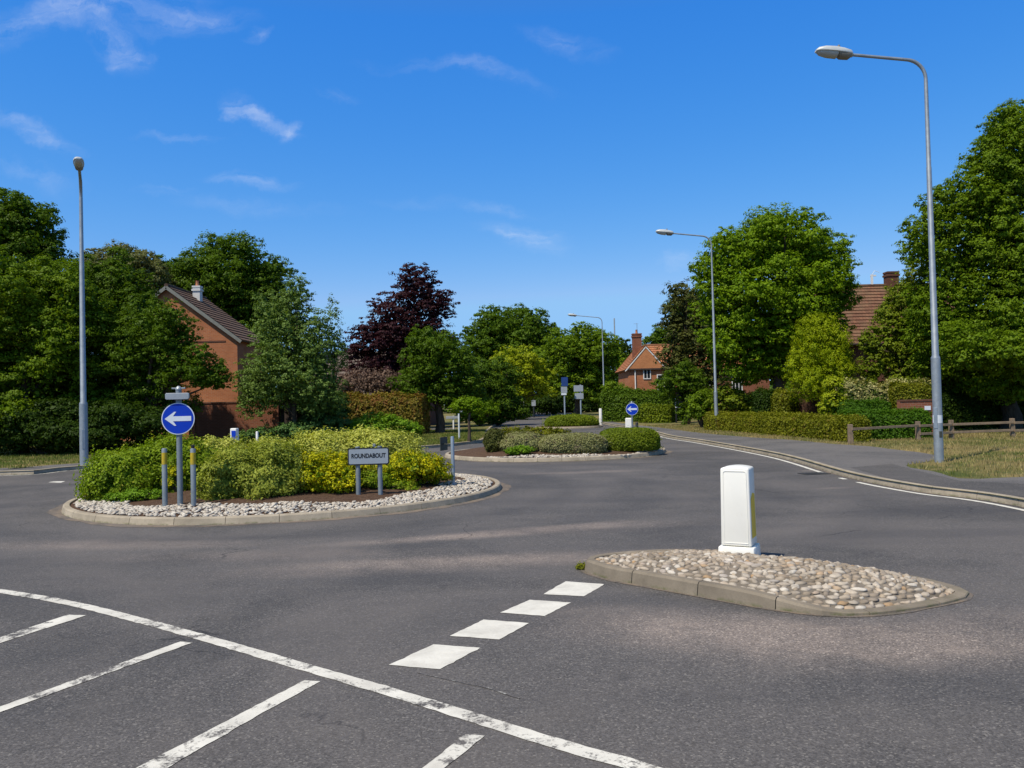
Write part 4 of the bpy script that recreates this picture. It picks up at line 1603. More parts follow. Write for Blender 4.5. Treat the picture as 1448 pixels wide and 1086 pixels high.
def hedge(name, label, P, w, h, mat, leaf, z0=ZV, dens=3.0, wob=.10, cat='hedge', topvar=.06, roundness=.25, stray=.10):
    """a clipped hedge along the ground points P (its front foot), w deep behind it, h tall"""
    P = [Vector((p[0], p[1])) for p in P]
    L = [0]
    for a, b in zip(P[:-1], P[1:]): L.append(L[-1] + (b - a).length)
    T = L[-1]
    n = int(dens * T * (2 * h + w) / (leaf * leaf * .31))
    n = min(n, 80000)
    s = rng.uniform(0, T, n)
    # perimeter: front, top, back
    per = rng.uniform(0, 2 * h + w, n)
    idx = np.clip(np.searchsorted(L, s) - 1, 0, len(P) - 2)
    a = np.array([P[i][:] for i in range(len(P))])
    Ls = np.array(L)
    f = (s - Ls[idx]) / (Ls[idx + 1] - Ls[idx])
    q = a[idx] * (1 - f[:, None]) + a[idx + 1] * f[:, None]
    tg = unit(a[idx + 1] - a[idx])
    nr = np.stack([-tg[:, 1], tg[:, 0]], 1)      # left of travel: backwards when P runs left to right
    v = np.where(per < h, 0, np.where(per < h + w, per - h, w))
    z = np.where(per < h, per, np.where(per < h + w, h, 2 * h + w - per))
    nv = np.where(per < h, -1.0, np.where(per < h + w, 0, 1.0)); nz = ((per >= h) & (per < h + w)) * 1.0
    # round the shoulders and the ends
    ends = np.minimum(s, T - s)
    rd = roundness * min(h, w)
    cut = np.clip((rd - np.minimum(v, w - v)) / rd, 0, 1) * np.clip((z - (h - rd)) / rd, 0, 1)
    z = z - cut * rd * .35
    v = v + np.where(v < w / 2, 1, -1) * cut * rd * .3
    ec = np.clip((rd - ends) / rd, 0, 1)
    z = z - ec ** 2 * rd * .5 * (z / h)
    v = w / 2 + (v - w / 2) * (1 - ec ** 2 * .5)
    lump = np.sin(s * 2.1 + v * 1.3 + 1.0) * .5 + np.sin(s * 5.3 + z * 4.1) * .3 + np.sin(s * .8 + 2) * .5
    z = z * (1 + topvar * lump) + nz * rng.normal(0, leaf * .6, n)
    dep = rng.random(n) ** 2 * .22 * min(w, .8) - np.abs(rng.normal(0, 1, n)) * leaf * .4 * (rng.random(n) < stray * 4)
    v = v - nv * dep + np.where(nv < 0, 1, 0) * wob * np.sin(s * 3.3 + z * 2) * .4
    z = z - nz * dep
    C = np.stack([q[:, 0] + nr[:, 0] * v, q[:, 1] + nr[:, 1] * v, z0 + np.maximum(z, .02)], 1)
    N = np.stack([nr[:, 0] * nv, nr[:, 1] * nv, nz + .35], 1) * .9 + rng.normal(size=(n, 3)) * .55
    S = leaf * rng.uniform(.65, 1.3, n)
    # end caps
    m = int(dens * w * h / (leaf * leaf * .31))
    for e, pt, d in ((0, P[0], P[0] - P[1]), (1, P[-1], P[-1] - P[-2])):
        d = d.normalized()
        back = Vector((-tg[0][1], tg[0][0])) if e == 0 else Vector((-tg[-1][1] if False else -(P[-1] - P[-2]).normalized().y, (P[-1] - P[-2]).normalized().x))
        vv = rng.uniform(0.05, .95, m) * w; zz = rng.uniform(0, .94, m) * h
        bul = -rng.random(m) ** 2 * .15
        c = np.stack([pt.x + back.x * vv + d.x * bul, pt.y + back.y * vv + d.y * bul, z0 + zz], 1)
        C = np.concatenate([C, c]); N = np.concatenate([N, np.array([d.x, d.y, .3]) + rng.normal(size=(m, 3)) * .5]); S = np.concatenate([S, leaf * rng.uniform(.65, 1.3, m)])
    # twiggy inside
    m = int(n * .22)
    s2 = rng.uniform(.1, max(T - .1, .2), m)
    idx = np.clip(np.searchsorted(L, s2) - 1, 0, len(P) - 2)
    f = (s2 - Ls[idx]) / (Ls[idx + 1] - Ls[idx])
    q = a[idx] * (1 - f[:, None]) + a[idx + 1] * f[:, None]
    tg = unit(a[idx + 1] - a[idx]); nr = np.stack([-tg[:, 1], tg[:, 0]], 1)
    v2 = rng.uniform(.2, .8, m) * w
    c = np.stack([q[:, 0] + nr[:, 0] * v2, q[:, 1] + nr[:, 1] * v2, z0 + rng.uniform(0, .85, m) * h], 1)
    C = np.concatenate([C, c]); N = np.concatenate([N, rng.normal(size=(m, 3))]); S = np.concatenate([S, leaf * 2.2 * rng.uniform(.7, 1.3, m)])
    base = Vector((P[0].x, P[0].y, z0))
    o = link(name, quads_mesh(name, leaf_quads(C - np.array(base), N, S), M[mat]), None, base)
    return tag(o, label, cat)


def clipped(name, label, boxes, mat, leaf_px, group=None, z0=.14, p=3.2, lump=.07, dens=2.6, cat='bush', shoots=.10, loose=.14):
    """rounded dense bushes: boxes = (px0, py0, px1, py1, distance, depth) each a lumpy superellipsoid standing on the ground"""
    CC, NN, SS = [], [], []
    for x0, y0, x1, y1, D, dep in boxes:
        a_, b_ = A(x0, y0, D), A(x1, y1, D)
        leaf = leaf_px * D / F
        zb_ = min(z0, b_.z) if b_.z < z0 + .4 else b_.z
        zt = (a_.z + A(x1, y0, D).z) / 2
        cz = zb_ + (zt - zb_) * .42
        c = np.array([(a_.x + b_.x) / 2, D, cz])
        ru, rdn = zt - cz, cz - zb_ + .05
        rx, ry = (b_.x - a_.x) / 2, dep / 2
        area = 2 * (2 * rx * 2 * ry) + 2 * (2 * rx + 2 * ry) * (ru + rdn)
        n = int(dens * area * .75 / (leaf * leaf * .31))
        d = unit(rng.normal(size=(n, 3)) * np.array([1, 1, .9]))
        s_ = (np.abs(d) ** p).sum(1) ** (-1 / p)
        ph = rng.uniform(0, 6.28, 6)
        lp = np.zeros(n)
        for k, f in enumerate((3.1, 5.3, 8.2, 11.1, 15, 20)):
            w_ = unit(rng.normal(size=(1, 3)))[0]
            lp += np.sin((d @ w_) * f + ph[k]) / (1 + k * .2)
        R_ = np.stack([np.full(n, rx), np.full(n, ry), np.where(d[:, 2] > 0, ru, rdn)], 1)
        dep_ = rng.random(n) ** 1.8 * loose
        sh = (rng.random(n) < shoots) * rng.random(n) ** 2 * .2
        P = c + d * R_ * (s_ * (1 + lump * lp * .5) * (1 - dep_ + sh))[:, None]
        k = P[:, 2] > z0
        nrm = d / R_ * rx
        CC.append(P[k]); NN.append((unit(nrm) * .9 + np.array([0, 0, .3]) + rng.normal(size=(n, 3)) * .4)[k]); SS.append((leaf * rng.uniform(.6, 1.3, n))[k])
        m = int(n * .2)
        u = unit(rng.normal(size=(m, 3))) * (rng.random(m) ** .5 * .8)[:, None]
        P = c + u * np.stack([np.full(m, rx), np.full(m, ry), np.where(u[:, 2] > 0, ru, rdn)], 1)
        P = P[P[:, 2] > z0]
        CC.append(P); NN.append(rng.normal(size=(len(P), 3))); SS.append(leaf * 2 * rng.uniform(.6, 1.3, len(P)))
    C, N, S = np.concatenate(CC), np.concatenate(NN), np.concatenate(SS)
    base = Vector((C[:, 0].mean(), C[:, 1].mean(), z0))
    o = link(name, quads_mesh(name, leaf_quads(C - np.array(base), N, S), M[mat]), None, base)
    return tag(o, label, cat, group)


# ---- trees on the left
tree('broadleaf_tree', 'tall dark tree at the far left edge, rising above its neighbours', 46, 20, [(-30, 400, 95, 130), (35, 330, 48, 55), (70, 400, 40, 60), (0, 300, 40, 36)], 'leaf_dark', 3.6, .35)
tree('broadleaf_tree', 'bright green spreading tree left of the left street lamp', 34, 30, [(25, 440, 85, 85), (85, 470, 60, 100), (-60, 480, 90, 130), (20, 560, 100, 80)], 'leaf_mid', 3.4, .28, lobes=11)
tree('broadleaf_tree', 'dark green tree directly behind the left street lamp', 37, 150, [(150, 420, 55, 65), (185, 480, 50, 90), (110, 520, 60, 100), (165, 570, 75, 60)], 'leaf_dark', 3.4, .26, lobes=11)
tree('broadleaf_tree', 'hazy olive tree top showing over the trees left of the gabled house', 60, 185, [(180, 385, 45, 42), (150, 390, 40, 40), (200, 420, 40, 60)], 'leaf_olive', 3.0, .3)
tree('broadleaf_tree', 'spreading dark tree hanging over the gabled house from the left', 35, 195, [(190, 500, 58, 70), (235, 475, 40, 50, -1), (270, 520, 46, 34, -1), (300, 535, 26, 20, -1), (210, 570, 62, 34), (150, 590, 50, 40)], 'leaf_dark', 3.3, .24, lobes=11, jag=.3)
tree('broadleaf_tree', 'big rounded dark tree behind the roof of the gabled house', 64, 315, [(330, 400, 72, 62), (285, 420, 62, 62), (365, 430, 52, 60), (240, 400, 34, 36), (320, 470, 90, 60)], 'leaf_dark', 3.4, .4, lobes=13)
tree('birch_tree', 'loose silvery green tree between the gabled house and the purple tree', 39, 415, [(405, 520, 58, 70), (395, 455, 36, 48), (420, 420, 20, 34), (442, 500, 34, 66), (450, 560, 38, 40), (370, 550, 34, 44)], 'leaf_silver', 3.0, .16, lobes=11, jag=.42, sprig=.35, dens=.8, inner=.22)
tree('birch_tree', 'wispy light sapling shoots at the right side of the silvery tree', 40, 470, [(470, 470, 12, 46), (482, 500, 8, 24)], 'leaf_silver', 2.8, .05, jag=.5, dens=.5, inner=.1)
tree('copper_beech', 'purple leaved tree standing behind the brown topped hedge', 56, 570, [(588, 405, 30, 30), (575, 440, 52, 30), (615, 430, 26, 22), (560, 485, 60, 34), (530, 475, 30, 20), (605, 490, 40, 40), (540, 525, 48, 28), (570, 540, 60, 30), (508, 498, 18, 12)], 'leaf_purple', 3.4, .3, lobes=11, jag=.4, flat=.4, sprig=.3)
tree('broadleaf_tree', 'dense dark lawn tree with a visible trunk, left of the far road', 46, 622, [(620, 515, 48, 44), (600, 490, 26, 30), (590, 545, 34, 30), (650, 545, 32, 34), (622, 560, 50, 26)], 'leaf_dark', 3.3, .26, lobes=12, jag=.25)
tree('broadleaf_tree', 'large domed green tree in the centre distance', 100, 720, [(722, 475, 58, 46), (690, 490, 36, 42), (765, 485, 30, 34), (720, 520, 66, 46), (672, 520, 26, 44)], 'leaf_dark', 3.3, .5, lobes=14)
tree('broadleaf_tree', 'yellow green tree left of the far shaded road', 80, 738, [(735, 520, 34, 30), (715, 530, 28, 30), (755, 540, 30, 30), (725, 555, 30, 22)], 'leaf_yellowgreen', 3.2, .3, lobes=11)
tree('broadleaf_tree', 'mid green tree overhanging the far end of the road', 90, 815, [(820, 495, 50, 36), (790, 510, 40, 34), (850, 515, 36, 44), (810, 540, 54, 26), (845, 550, 32, 26)], 'leaf_mid', 3.2, .4, lobes=13)
tree('broadleaf_tree', 'dull green bushy tree left of the yellow green tree', 62, 700, [(700, 540, 34, 34), (680, 535, 22, 26), (705, 570, 34, 24)], 'leaf_hedge_dark', 3.2, .2, lobes=11)
tree('mop_tree', 'little mop headed tree on a thin stem on the left lawn', 35.5, 663, [(662, 572, 19, 10), (675, 578, 14, 9), (650, 577, 11, 8)], 'leaf_bright', 2.8, .07, branches=False)
tree('conifer_tree', 'dark distant conifer left of the tall chimney', 125, 884, [(884, 515, 16, 34), (880, 545, 22, 30), (872, 505, 14, 26)], 'leaf_deep', 3.0, .4)
tree('broadleaf_tree', 'distant dark tree behind the orange gabled house', 105, 945, [(955, 480, 38, 24), (930, 490, 24, 18), (985, 450, 40, 40)], 'leaf_dark', 3.0, .4)
tree('pine_tree', 'brownish dark pine left of the big maple', 54, 972, [(965, 430, 26, 34), (950, 455, 18, 20), (985, 480, 34, 50), (960, 510, 26, 34), (1000, 530, 26, 40)], 'leaf_bronze', 3.2, .22, lobes=10, jag=.35)
tree('ivy_tree', 'ivy clad dark tree with a thick trunk on the right lawn', 50, 970, [(972, 545, 24, 36), (950, 545, 24, 24), (985, 555, 20, 28), (968, 580, 10, 24)], 'leaf_dark', 3.1, .24, lobes=11)
tree('maple_tree', 'huge bright green maple towering over the right hand houses', 44, 1106, [(1105, 345, 66, 50), (1050, 365, 50, 46), (1160, 375, 46, 52), (1105, 410, 88, 60), (1030, 420, 46, 50), (1178, 420, 32, 34), (1060, 480, 64, 50), (1130, 475, 60, 48), (1010, 385, 32, 30), (1080, 520, 60, 30), (1025, 480, 30, 44)], 'leaf_bright', 3.5, .42, lobes=13, jag=.28)
tree('lime_conifer', 'lime green cone shaped conifer in front of the big tiled roof', 36.5, 1162, [(1160, 535, 42, 46), (1160, 500, 34, 44), (1145, 478, 15, 28), (1170, 472, 15, 24), (1185, 490, 13, 24), (1132, 510, 12, 24), (1158, 464, 8, 16), (1195, 515, 9, 20)], 'leaf_conifer_lime', 2.6, .14, lobes=12, spiky=1.1, flat=1.2, jag=.25, clump=.32, asp=.4, up=.3)
tree('broadleaf_tree', 'very tall broad tree filling the right edge behind the nearest lamp', 35, 1430, [(1440, 235, 62, 82), (1395, 280, 52, 62), (1470, 350, 90, 100), (1365, 370, 52, 70), (1340, 305, 36, 44), (1310, 350, 34, 46), (1420, 430, 80, 76), (1330, 450, 50, 64), (1400, 490, 70, 46), (1500, 480, 80, 80), (1432, 185, 30, 42), (1405, 215, 24, 34), (1390, 545, 66, 30, 1), (1428, 548, 46, 28, -1.5), (1330, 520, 40, 40, .5), (1560, 380, 90, 130), (1420, 500, 70, 34, -3.2), (1362, 490, 40, 36, -2.6), (1500, 505, 70, 44, -3.2)], 'leaf_mid', 3.6, .4, lobes=13, jag=.28, branches=False)
tree('broadleaf_tree', 'leafy olive green tree leaning left beside the big tiled roof', 37, 1300, [(1290, 440, 40, 50), (1265, 485, 32, 40), (1310, 490, 46, 50), (1300, 402, 22, 32), (1285, 530, 40, 24), (1255, 450, 16, 20), (1238, 520, 24, 26), (1228, 485, 12, 16)], 'leaf_hedge', 3.4, .2, lobes=11, jag=.35)
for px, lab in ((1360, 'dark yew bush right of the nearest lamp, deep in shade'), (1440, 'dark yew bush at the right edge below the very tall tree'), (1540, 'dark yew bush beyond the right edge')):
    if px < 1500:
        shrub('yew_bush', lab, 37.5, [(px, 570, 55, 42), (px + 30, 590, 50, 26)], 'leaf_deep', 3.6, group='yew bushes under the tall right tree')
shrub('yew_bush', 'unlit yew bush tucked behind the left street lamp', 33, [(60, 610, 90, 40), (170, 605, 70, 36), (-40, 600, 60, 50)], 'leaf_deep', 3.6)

# ---- bushes on the near roundabout
rb = 'bushes planted on the near roundabout'
def nb(label, name, D, bl, mat, **kw):
    return shrub(name, label, D, bl, mat, kw.pop('leaf_px', 4.2) * .8, 'bush', rb, z0=.14, **kw)
clipped('privet_bush', 'broad green privet bush at the left end of the near roundabout', [(132, 632, 226, 714, 15.7, 1.7), (185, 623, 296, 702, 16.3, 1.8)], 'leaf_privet', 4.1, rb, p=2.4, lump=.2, shoots=.4, loose=.22)
clipped('privet_bush', 'rounded olive privet bush right of the near marker posts', [(291, 634, 376, 712, 14.9, 1.5), (340, 630, 437, 712, 15.0, 1.6)], 'leaf_olive_privet', 4.1, rb, p=2.3, lump=.2, shoots=.4, loose=.22)
nb('yellow sprigs growing through the broad privet behind the arrow sign', 'golden_bush', 15.5, [(248, 668, 9, 6), (240, 684, 8, 5), (270, 640, 10, 6, .6)], 'leaf_yellow', leaf_px=4.0)
nb('bright yellow bush left of the nameplate', 'golden_bush', 15.0, [(450, 672, 40, 26, 0), (475, 682, 30, 20, -.2), (425, 665, 40, 26, .5), (480, 662, 40, 20, .4)], 'leaf_yellow', leaf_px=4.2, spiky=.5)
clipped('variegated_bush', 'wide cream variegated bush behind the nameplate', [(408, 613, 520, 672, 17.4, 1.9), (470, 611, 592, 668, 17.6, 1.9)], 'leaf_variegated', 3.8, rb, p=2.4, lump=.11, shoots=.4, loose=.2)
nb('bright yellow bush right of the nameplate', 'golden_bush', 16.0, [(585, 665, 40, 24, 0), (560, 672, 30, 18, -.2), (612, 668, 24, 18, .2)], 'leaf_yellow', leaf_px=4.0, spiky=.5)
clipped('variegated_bush', 'low pale bush at the back of the near roundabout, above the olive privet', [(268, 622, 352, 668, 18.2, 1.5), (330, 624, 420, 668, 18.2, 1.5)], 'leaf_variegated', 3.8, rb, p=2.4, lump=.13, shoots=.4, loose=.2)
nb('small green shoots at the foot of the broad privet, left', 'low_shrub', 14.6, [(200, 700, 30, 8, 0), (170, 704, 20, 7, 0)], 'leaf_fern', leaf_px=3.6)
nb('green leafy undergrowth below the nameplate', 'low_shrub', 15.3, [(525, 680, 26, 14, 0), (560, 690, 30, 10, .1)], 'leaf_privet', leaf_px=3.8)

# ---- bushes on the second roundabout
rb2 = 'bushes planted on the second roundabout'
def sb2(label, name, D, bl, mat, **kw):
    return shrub(name, label, D, bl, mat, kw.pop('leaf_px', 2.5), 'bush', rb2, z0=.16, **kw)
clipped('barberry_bush', 'round dark brownish bush at the left end of the second roundabout', [(684, 606, 714, 638, 26.2, .9)], 'leaf_bronze', 2.3, rb2, .18, p=2.4, cat='bush')
clipped('heather_bush', 'grey mauve heather bush beside the round brownish bush', [(708, 611, 770, 641, 25.9, 1.6)], 'leaf_heather', 2.3, rb2, .18, p=2.5, lump=.06)
clipped('clipped_bush', 'grey green clipped bush in the middle of the second roundabout', [(762, 613, 857, 642, 25.5, 1.5)], 'leaf_heather', 2.2, rb2, .18, p=3.6, lump=.03, shoots=.04)
clipped('clipped_bush', 'green clipped bush at the right end of the second roundabout', [(846, 605, 932, 641, 26.2, 1.7)], 'leaf_hedge', 2.3, rb2, .18, p=3.4, lump=.03, shoots=.04)
sb2('little bright green clump in front of the heather bush', 'low_shrub', 24.9, [(738, 637, 14, 6), (725, 639, 8, 4)], 'leaf_fern')
sb2('low yellowish bush at the back of the second roundabout', 'golden_bush', 30.2, [(760, 612, 50, 8), (720, 612, 24, 7)], 'leaf_hedge_gold')
clipped('round_hedge', 'low round clipped hedge covering the far little roundabout', [(770, 586, 846, 607, R3C[1] - .1, 3.3)], 'leaf_hedge', 2.1, None, .15, p=3.0, lump=.03, cat='hedge', shoots=.05)


for px, py, D_, lab in ((822, 805, 8.72, 'tiny weed tuft at the left tip of the cobbled traffic island'),):
    g = G(px, py)
    shrub('weed', lab, g.y, [(px, py - 1, 4, 2), (px + 4, py, 3, 1.6)], 'leaf_hedge_gold', 2.6, 'weed', None, z0=.0, spiky=.8)


# ---- hedges and shrubs on the left
p, q = A(478, 600, 45), A(596, 600, 44)
hedge('beech_hedge', 'tall clipped hedge with rusty brown top, left of the lawn tree', [(p.x, 45), (q.x, 44)], 1.6, A(535, 558, 44.5).z - ZV, 'leaf_hedge_brown', .13)
shrub('fern_shrub', 'fresh green feathery shrub in front of the brown topped hedge', 40.5, [(540, 603, 44, 18), (510, 606, 36, 14), (575, 608, 22, 12)], 'leaf_fern', 3.0)
shrub('fern_shrub', 'dark green feathery shrub below the silvery tree', 40, [(465, 597, 26, 24), (445, 606, 30, 18), (480, 610, 20, 14)], 'leaf_blue', 3.0)
shrub('low_shrub', 'low bluish green ground shrub right of the brick garden wall', 38.5, [(395, 613, 46, 14), (430, 612, 34, 15), (360, 618, 30, 10)], 'leaf_blue', 3.0)
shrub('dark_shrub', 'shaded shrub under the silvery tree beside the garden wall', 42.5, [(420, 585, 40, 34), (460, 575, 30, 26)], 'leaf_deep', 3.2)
shrub('smoke_bush', 'mauve grey twiggy smoke bush above the brown topped hedge', 49, [(500, 545, 28, 20), (535, 545, 30, 18), (560, 548, 16, 18), (485, 552, 22, 18)], 'leaf_mauve', 2.6, jag=.5, dens=.55, spiky=.8)
shrub('low_shrub', 'low hedge shrub at the left side of the far road mouth', 62, [(705, 588, 24, 12), (685, 590, 18, 12), (728, 582, 20, 14)], 'leaf_hedge_dark', 2.8)
shrub('low_shrub', 'light green shrub under the dull green bushy tree', 58, [(668, 588, 22, 12), (690, 580, 16, 12)], 'leaf_bright', 2.8)
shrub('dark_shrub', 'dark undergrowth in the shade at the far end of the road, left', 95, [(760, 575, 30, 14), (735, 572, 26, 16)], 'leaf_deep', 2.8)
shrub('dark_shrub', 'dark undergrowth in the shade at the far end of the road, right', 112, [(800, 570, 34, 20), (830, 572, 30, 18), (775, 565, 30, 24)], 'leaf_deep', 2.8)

# ---- hedges and shrubs on the right
p, q = A(846, 600, 62), A(950, 600, 58)
hedge('big_hedge', 'large dark clipped hedge hiding the foot of the orange gabled house', [(p.x, 62), (q.x, 58)], 1.8, A(900, 553, 60).z - ZV, 'leaf_hedge_dark', .17)
shrub('round_shrub', 'rounded shrub bulging over the left end of the large dark hedge', 63, [(866, 549, 15, 8), (880, 556, 20, 8)], 'leaf_mid', 2.8)
p, q = A(903, 590, 57), A(950, 590, 55)
hedge('small_hedge', 'small low hedge on the lawn in front of the large dark hedge', [(p.x, 57), (q.x, 55.5)], 1.0, A(925, 574, 56).z - ZV, 'leaf_hedge', .14)
lh = [G(x, y, ZV).to_2d() for x, y in ((988, 608.5), (1030, 611), (1080, 615.5), (1140, 620.5), (1186, 626))]
lh = [Vector((p.x + .25, p.y + .15)) for p in lh]
hedge('long_hedge', 'long knee high golden green hedge along the right footpath', smooth_path(lh, .8), 1.0, .84, 'leaf_hedge_gold', .085, topvar=.05)
shrub('garden_shrub', 'leafy garden shrub behind the long hedge, left of the second lamp', 45, [(1000, 572, 22, 20), (985, 580, 14, 16)], 'leaf_mid', 3.0)
shrub('garden_shrub', 'leafy garden shrub behind the long hedge, right of the second lamp', 44, [(1040, 570, 26, 20), (1022, 562, 16, 18), (1058, 575, 16, 16)], 'leaf_hedge', 3.0)
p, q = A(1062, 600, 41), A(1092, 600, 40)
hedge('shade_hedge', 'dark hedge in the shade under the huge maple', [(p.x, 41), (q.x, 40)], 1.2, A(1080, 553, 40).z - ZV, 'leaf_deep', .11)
p, q = A(1090, 600, 38), A(1120, 600, 37)
hedge('block_hedge', 'sunlit square cut hedge end left of the old brick wall', [(p.x, 38), (q.x, 37.4)], 1.2, A(1105, 555, 37.5).z - ZV, 'leaf_hedge_gold', .10)
shrub('light_shrub', 'pale yellow green shrub growing right of the old brick wall', 31.5, [(1180, 548, 12, 16), (1175, 570, 14, 18), (1188, 575, 12, 16)], 'leaf_yellowgreen', 3.6)
p, q = A(1192, 600, 34), A(1325, 600, 33.4)
hedge('cream_hedge', 'cream flowered hedge behind the green block hedges', [(p.x, 34), (q.x, 33.4)], 1.2, A(1260, 540, 33.7).z - ZV, 'leaf_cream', .11, topvar=.09)
p, q = A(1178, 600, 31.2), A(1262, 600, 30.6)
hedge('block_hedge', 'taller green block hedge behind the first fence post', [(p.x, 31.2), (q.x, 30.6)], 1.2, A(1215, 567, 31).z - ZV, 'leaf_block', .085)
p, q = A(1196, 600, 29.4), A(1322, 600, 29.4)
hedge('block_hedge', 'lower green block hedge right behind the timber fence', [(p.x, 29.3), (q.x, 29.5)], 1.1, A(1255, 582, 29.4).z - ZV, 'leaf_block', .085)
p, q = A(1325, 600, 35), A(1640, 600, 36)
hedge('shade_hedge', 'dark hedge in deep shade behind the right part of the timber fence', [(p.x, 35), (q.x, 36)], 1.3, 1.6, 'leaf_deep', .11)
p, q = A(1262, 600, 33), A(1322, 600, 32.7)
hedge('block_hedge', 'yellowish hedge peeping over the low brick wall', [(p.x, 32.9), (q.x, 32.6)], .7, A(1295, 545, 32.7).z - ZV, 'leaf_hedge_gold', .09)

# ---- far wood closing the horizon
def wood(name, x0, x1, D, top_px, leaf, n):
    x = rng.uniform(x0, x1, n)
    h = (top_px * D / F + 1.8) * (1 + .22 * np.sin(x * .11) + .12 * np.sin(x * .31 + 1))
    z = rng.random(n) ** .6 * h
    y = D + rng.normal(0, 3.0, n) + np.sin(x * .3) * 2 - 3 * (1 - (z / h) ** 2)
    N = np.stack([rng.normal(0, .6, n), -.7 + rng.normal(0, .5, n), .6 + rng.normal(0, .5, n)], 1)
    me = quads_mesh(name, leaf_quads(np.stack([x, y, z], 1), N, leaf * rng.uniform(.6, 1.4, n)), M['leaf_dark'])
    o = link(name, me)
    tag(o, 'far dark wood closing the horizon behind the houses', 'wood', kind='stuff')
wood('far_wood', -150, 150, 140, 46, 1.1, 26000)


# ---- grass blades on the verges (the near lawns only)
def blades(name, poly_fn, n, lo, hi, mat, label):
    P = np.array(poly_fn(n))
    n = len(P)
    h = rng.uniform(lo, hi, n)
    a = rng.uniform(0, 6.28, n)
    w = h * .16
    lean = rng.normal(0, .35, (n, 2)) * h[:, None]
    V = np.empty((n, 4, 3))
    dx, dy = np.cos(a) * w, np.sin(a) * w
    V[:, 0] = np.stack([P[:, 0] - dx, P[:, 1] - dy, np.full(n, ZV - .02)], 1)
    V[:, 1] = np.stack([P[:, 0] + dx, P[:, 1] + dy, np.full(n, ZV - .02)], 1)
    V[:, 2] = np.stack([P[:, 0] + lean[:, 0] + dx * .2, P[:, 1] + lean[:, 1] + dy * .2, ZV - .012 + h], 1)
    V[:, 3] = np.stack([P[:, 0] + lean[:, 0] - dx * .2, P[:, 1] + lean[:, 1] - dy * .2, ZV - .012 + h], 1)
    o = link(name, quads_mesh(name, V.reshape(-1, 3), M[mat]))
    tag(o, label, 'grass', kind='stuff')


def make_blade(key, name, lo_, hi_):
    m, nt = material(name)
    tc = nt.n('TexCoord').outputs['Object']
    ri = nt.n('NewGeometry').outputs['Random Per Island']
    a = nt.noise(tc, .55, 5, .65, .6)
    g = nt.mix(ri, (.07, .11, .010), (.19, .24, .035))
    d = nt.mix(ri, (.26, .20, .08), (.48, .38, .17))
    j = nt.math('ADD', nt.remap(a, lo_, hi_), nt.math('MULTIPLY', nt.math('SUBTRACT', nt.n('TexWhiteNoise', {'W': ri}, noise_dimensions='1D').outputs[0], .5), .7))
    c = nt.mix(nt.math('ADD', j, 0, clamp=True), g, d)
    p = nt.n('BsdfPrincipled', {'Base Color': c, 'Roughness': .6, 'Specular IOR Level': .2})
    t = nt.n('BsdfTranslucent', {'Color': c})
    nt.n('OutputMaterial', {'Surface': nt.n('MixShader', {0: .3, 1: p.outputs[0], 2: t.outputs[0]})})
    M[key] = m


make_blade('blade', 'grass_blade', .30, .56)
make_blade('blade_green', 'green_grass_blade', .52, .80)


def inside(poly, x, y):
    poly = np.array([tuple(p) for p in poly])
    x0, y0 = poly[:, 0], poly[:, 1]
    x1, y1 = np.roll(x0, -1), np.roll(y0, -1)
    r = np.zeros(len(x), bool)
    for a, b, c, d in zip(x0, y0, x1, y1):
        if b == d: continue
        cr = ((b > y) != (d > y)) & (x < (c - a) * (y - b) / (d - b) + a)
        r ^= cr
    return r


path_poly = [p for p in outer if p.y < 60] + [Vector((12, 60)), Vector((70, 60)), Vector((70, 18))]
def right_pts(n):
    y = 15 + (rng.random(n) ** .8) * 36
    x = rng.uniform(7.5, 26, n)
    k = inside(path_poly, x, y)
    return np.stack([x[k], y[k]], 1)
blades('grass', right_pts, 150000, .03, .085, 'blade', 'short dry and green grass on the right verge')
lo_ = offset(l2, -1.45)
left_poly = [p for p in lo_] + [Vector((-4, 60)), Vector((-60, 60))]
def left_pts(n):
    y = 23 + rng.random(n) * 22
    x = rng.uniform(-32, -2, n)
    k = inside(left_poly, x, y)
    return np.stack([x[k], y[k]], 1)
blades('grass', left_pts, 110000, .03, .09, 'blade_green', 'short grass on the left verge under the trees')
inner_lawn = [p for p in offset([p for p in LE if p.y > 30 and p.x > -4.5 and p.y < 60], -.2)] + [Vector((-12, 60)), Vector((-12, 34))]
def mid_pts(n):
    y = 33 + rng.random(n) * 18
    x = rng.uniform(-9, -1, n)
    k = inside(inner_lawn, x, y)
    return np.stack([x[k], y[k]], 1)
blades('grass', mid_pts, 40000, .04, .10, 'blade_green', 'short grass on the lawn at the left corner of the far road')

# ------------------------------------------------------------------ sky, sun, render
w = bpy.data.worlds.new('World')
SC.world = w
w.use_nodes = True
nt = NT(w.node_tree)
EL, AZ = R(57), math.atan2(-.70, -.71)
sky = nt.n('TexSky', {}, sky_type='NISHITA', sun_disc=False, sun_elevation=EL, sun_rotation=AZ, air_density=1.0, dust_density=.25, ozone_density=3.0)
d = nt.n('TexCoord').outputs['Generated']
s3 = nt.n('SeparateXYZ', {0: d})
sp = nt.n('SeparateColor', {0: nt.n('HueSaturation', {'Hue': .503, 'Saturation': 1.28, 'Value': .105, 'Fac': 1.0, 'Color': sky.outputs[0]})})
gr = [nt.math('MULTIPLY', nt.math('POWER', sp.outputs[k], e), m_ / .12) for k, (e, m_) in enumerate(((1.26, 1.70), (.75, .96), (.33, 1.04)))]
gr = [nt.math('MINIMUM', g_, lim / .12) for g_, lim in zip(gr, (.29, .56, .95))]
graded = nt.n('CombineColor', {0: gr[0], 1: gr[1], 2: gr[2]}).outputs[0]
skyc = nt.mix(nt.remap(s3.outputs[2], .43, .62), graded, sky.outputs[0])
yy = nt.math('MAXIMUM', s3.outputs[1], .05)
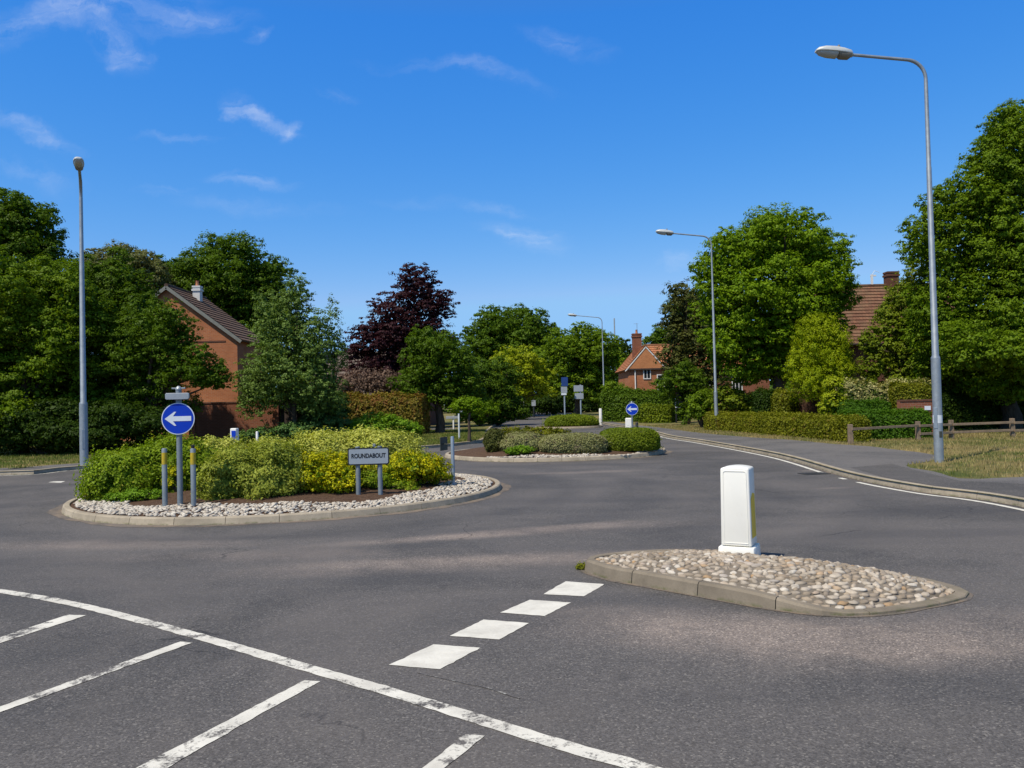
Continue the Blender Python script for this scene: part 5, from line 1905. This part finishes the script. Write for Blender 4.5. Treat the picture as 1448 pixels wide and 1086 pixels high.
uv = nt.n('CombineXYZ', {0: nt.math('DIVIDE', s3.outputs[0], yy), 1: nt.math('DIVIDE', s3.outputs[2], yy), 2: 0.0}).outputs[0]
wn = nt.n('TexNoise', {'Vector': uv, 'Scale': 6.0, 'Detail': 7.0, 'Roughness': .62}).outputs['Color']
warp = nt.n('VectorMath', {0: uv, 1: nt.n('VectorMath', {0: nt.n('VectorMath', {0: wn, 1: (.5, .5, .5)}, operation='SUBTRACT').outputs[0], 1: (.17, .10, 0)}, operation='MULTIPLY').outputs[0]}, operation='ADD').outputs[0]
tot = None
for px, py, lx, ly, ang, st in ((90, 22, 230, 30, 12, .95), (250, 20, 120, 26, 4, .7), (150, 50, 70, 34, -35, .8), (178, 72, 40, 18, 10, .6), (360, 40, 34, 14, 10, .7), (35, 180, 100, 20, -22, .9), (40, 240, 95, 22, -18, .45),
                               (335, 158, 36, 20, -38, 1.0), (372, 175, 60, 12, -15, .7), (405, 182, 26, 16, 30, .9), (260, 187, 70, 9, -4, .5), (365, 262, 60, 14, -5, .65), (250, 280, 60, 10, 0, .35), (370, 300, 120, 16, -5, .3),
                               (795, 55, 75, 22, -20, .45), (690, 105, 110, 16, -14, .45), (600, 95, 90, 12, -8, .25), (490, 126, 40, 9, -5, .45), (710, 292, 80, 14, -8, .4), (735, 330, 70, 18, -8, .7), (765, 345, 70, 28, -15, .4), (600, 290, 120, 12, 0, .2), (955, 378, 30, 14, 0, .45)):
    r0 = ray(px, py)
    u, v = r0.x / r0.y, r0.z / r0.y
    mp = nt.n('Mapping', {'Vector': warp, 'Location': (u, v, 0), 'Rotation': (0, 0, R(ang)), 'Scale': (lx / F, ly / F, 1)}, vector_type='TEXTURE')
    ln = nt.n('VectorMath', {0: mp.outputs[0]}, operation='LENGTH').outputs['Value']
    g = nt.n('MapRange', {0: ln, 1: 1.15, 2: 0.0, 3: 0.0, 4: st}, interpolation_type='SMOOTHSTEP').outputs[0]
    tot = g if tot is None else nt.math('ADD', tot, g)
st_ = nt.n('Mapping', {'Vector': warp, 'Rotation': (0, 0, R(14)), 'Scale': (9, 44, 1)}).outputs[0]
f1 = nt.noise(st_, 1.0, 8, .62, .5)
f2 = nt.noise(warp, 34, 7, .65)
fb = nt.remap(nt.math('ADD', nt.math('MULTIPLY', f1, .7), nt.math('MULTIPLY', f2, .3)), .38, .70)
cl = nt.math('MULTIPLY', nt.math('MULTIPLY', tot, fb), .38, clamp=True)
cl = nt.math('MULTIPLY', cl, nt.math('GREATER_THAN', s3.outputs[1], .06))
col = nt.mix(cl, skyc, (7.6, 7.9, 8.5))
nt.n('OutputWorld', {'Surface': nt.n('Background', {'Color': col, 'Strength': .12})})
sd = bpy.data.lights.new('sun', 'SUN')
sd.energy, sd.angle, sd.color = 4.8, R(.53), (1.0, .92, .77)
so = bpy.data.objects.new('sun', sd)
COL.objects.link(so)
v = Vector((math.sin(AZ) * math.cos(EL), math.cos(AZ) * math.cos(EL), math.sin(EL)))
so.rotation_euler = v.to_track_quat('Z', 'Y').to_euler()
so.location = (0, 0, 40)
vs_ = SC.view_settings
vs_.view_transform, vs_.look, vs_.exposure, vs_.gamma = 'Standard', 'None', 0, 1
SC.cycles.max_bounces = 6
SC.cycles.diffuse_bounces = 3
SC.cycles.glossy_bounces = 2
SC.cycles.transmission_bounces = 3
SC.cycles.caustics_reflective = SC.cycles.caustics_refractive = False
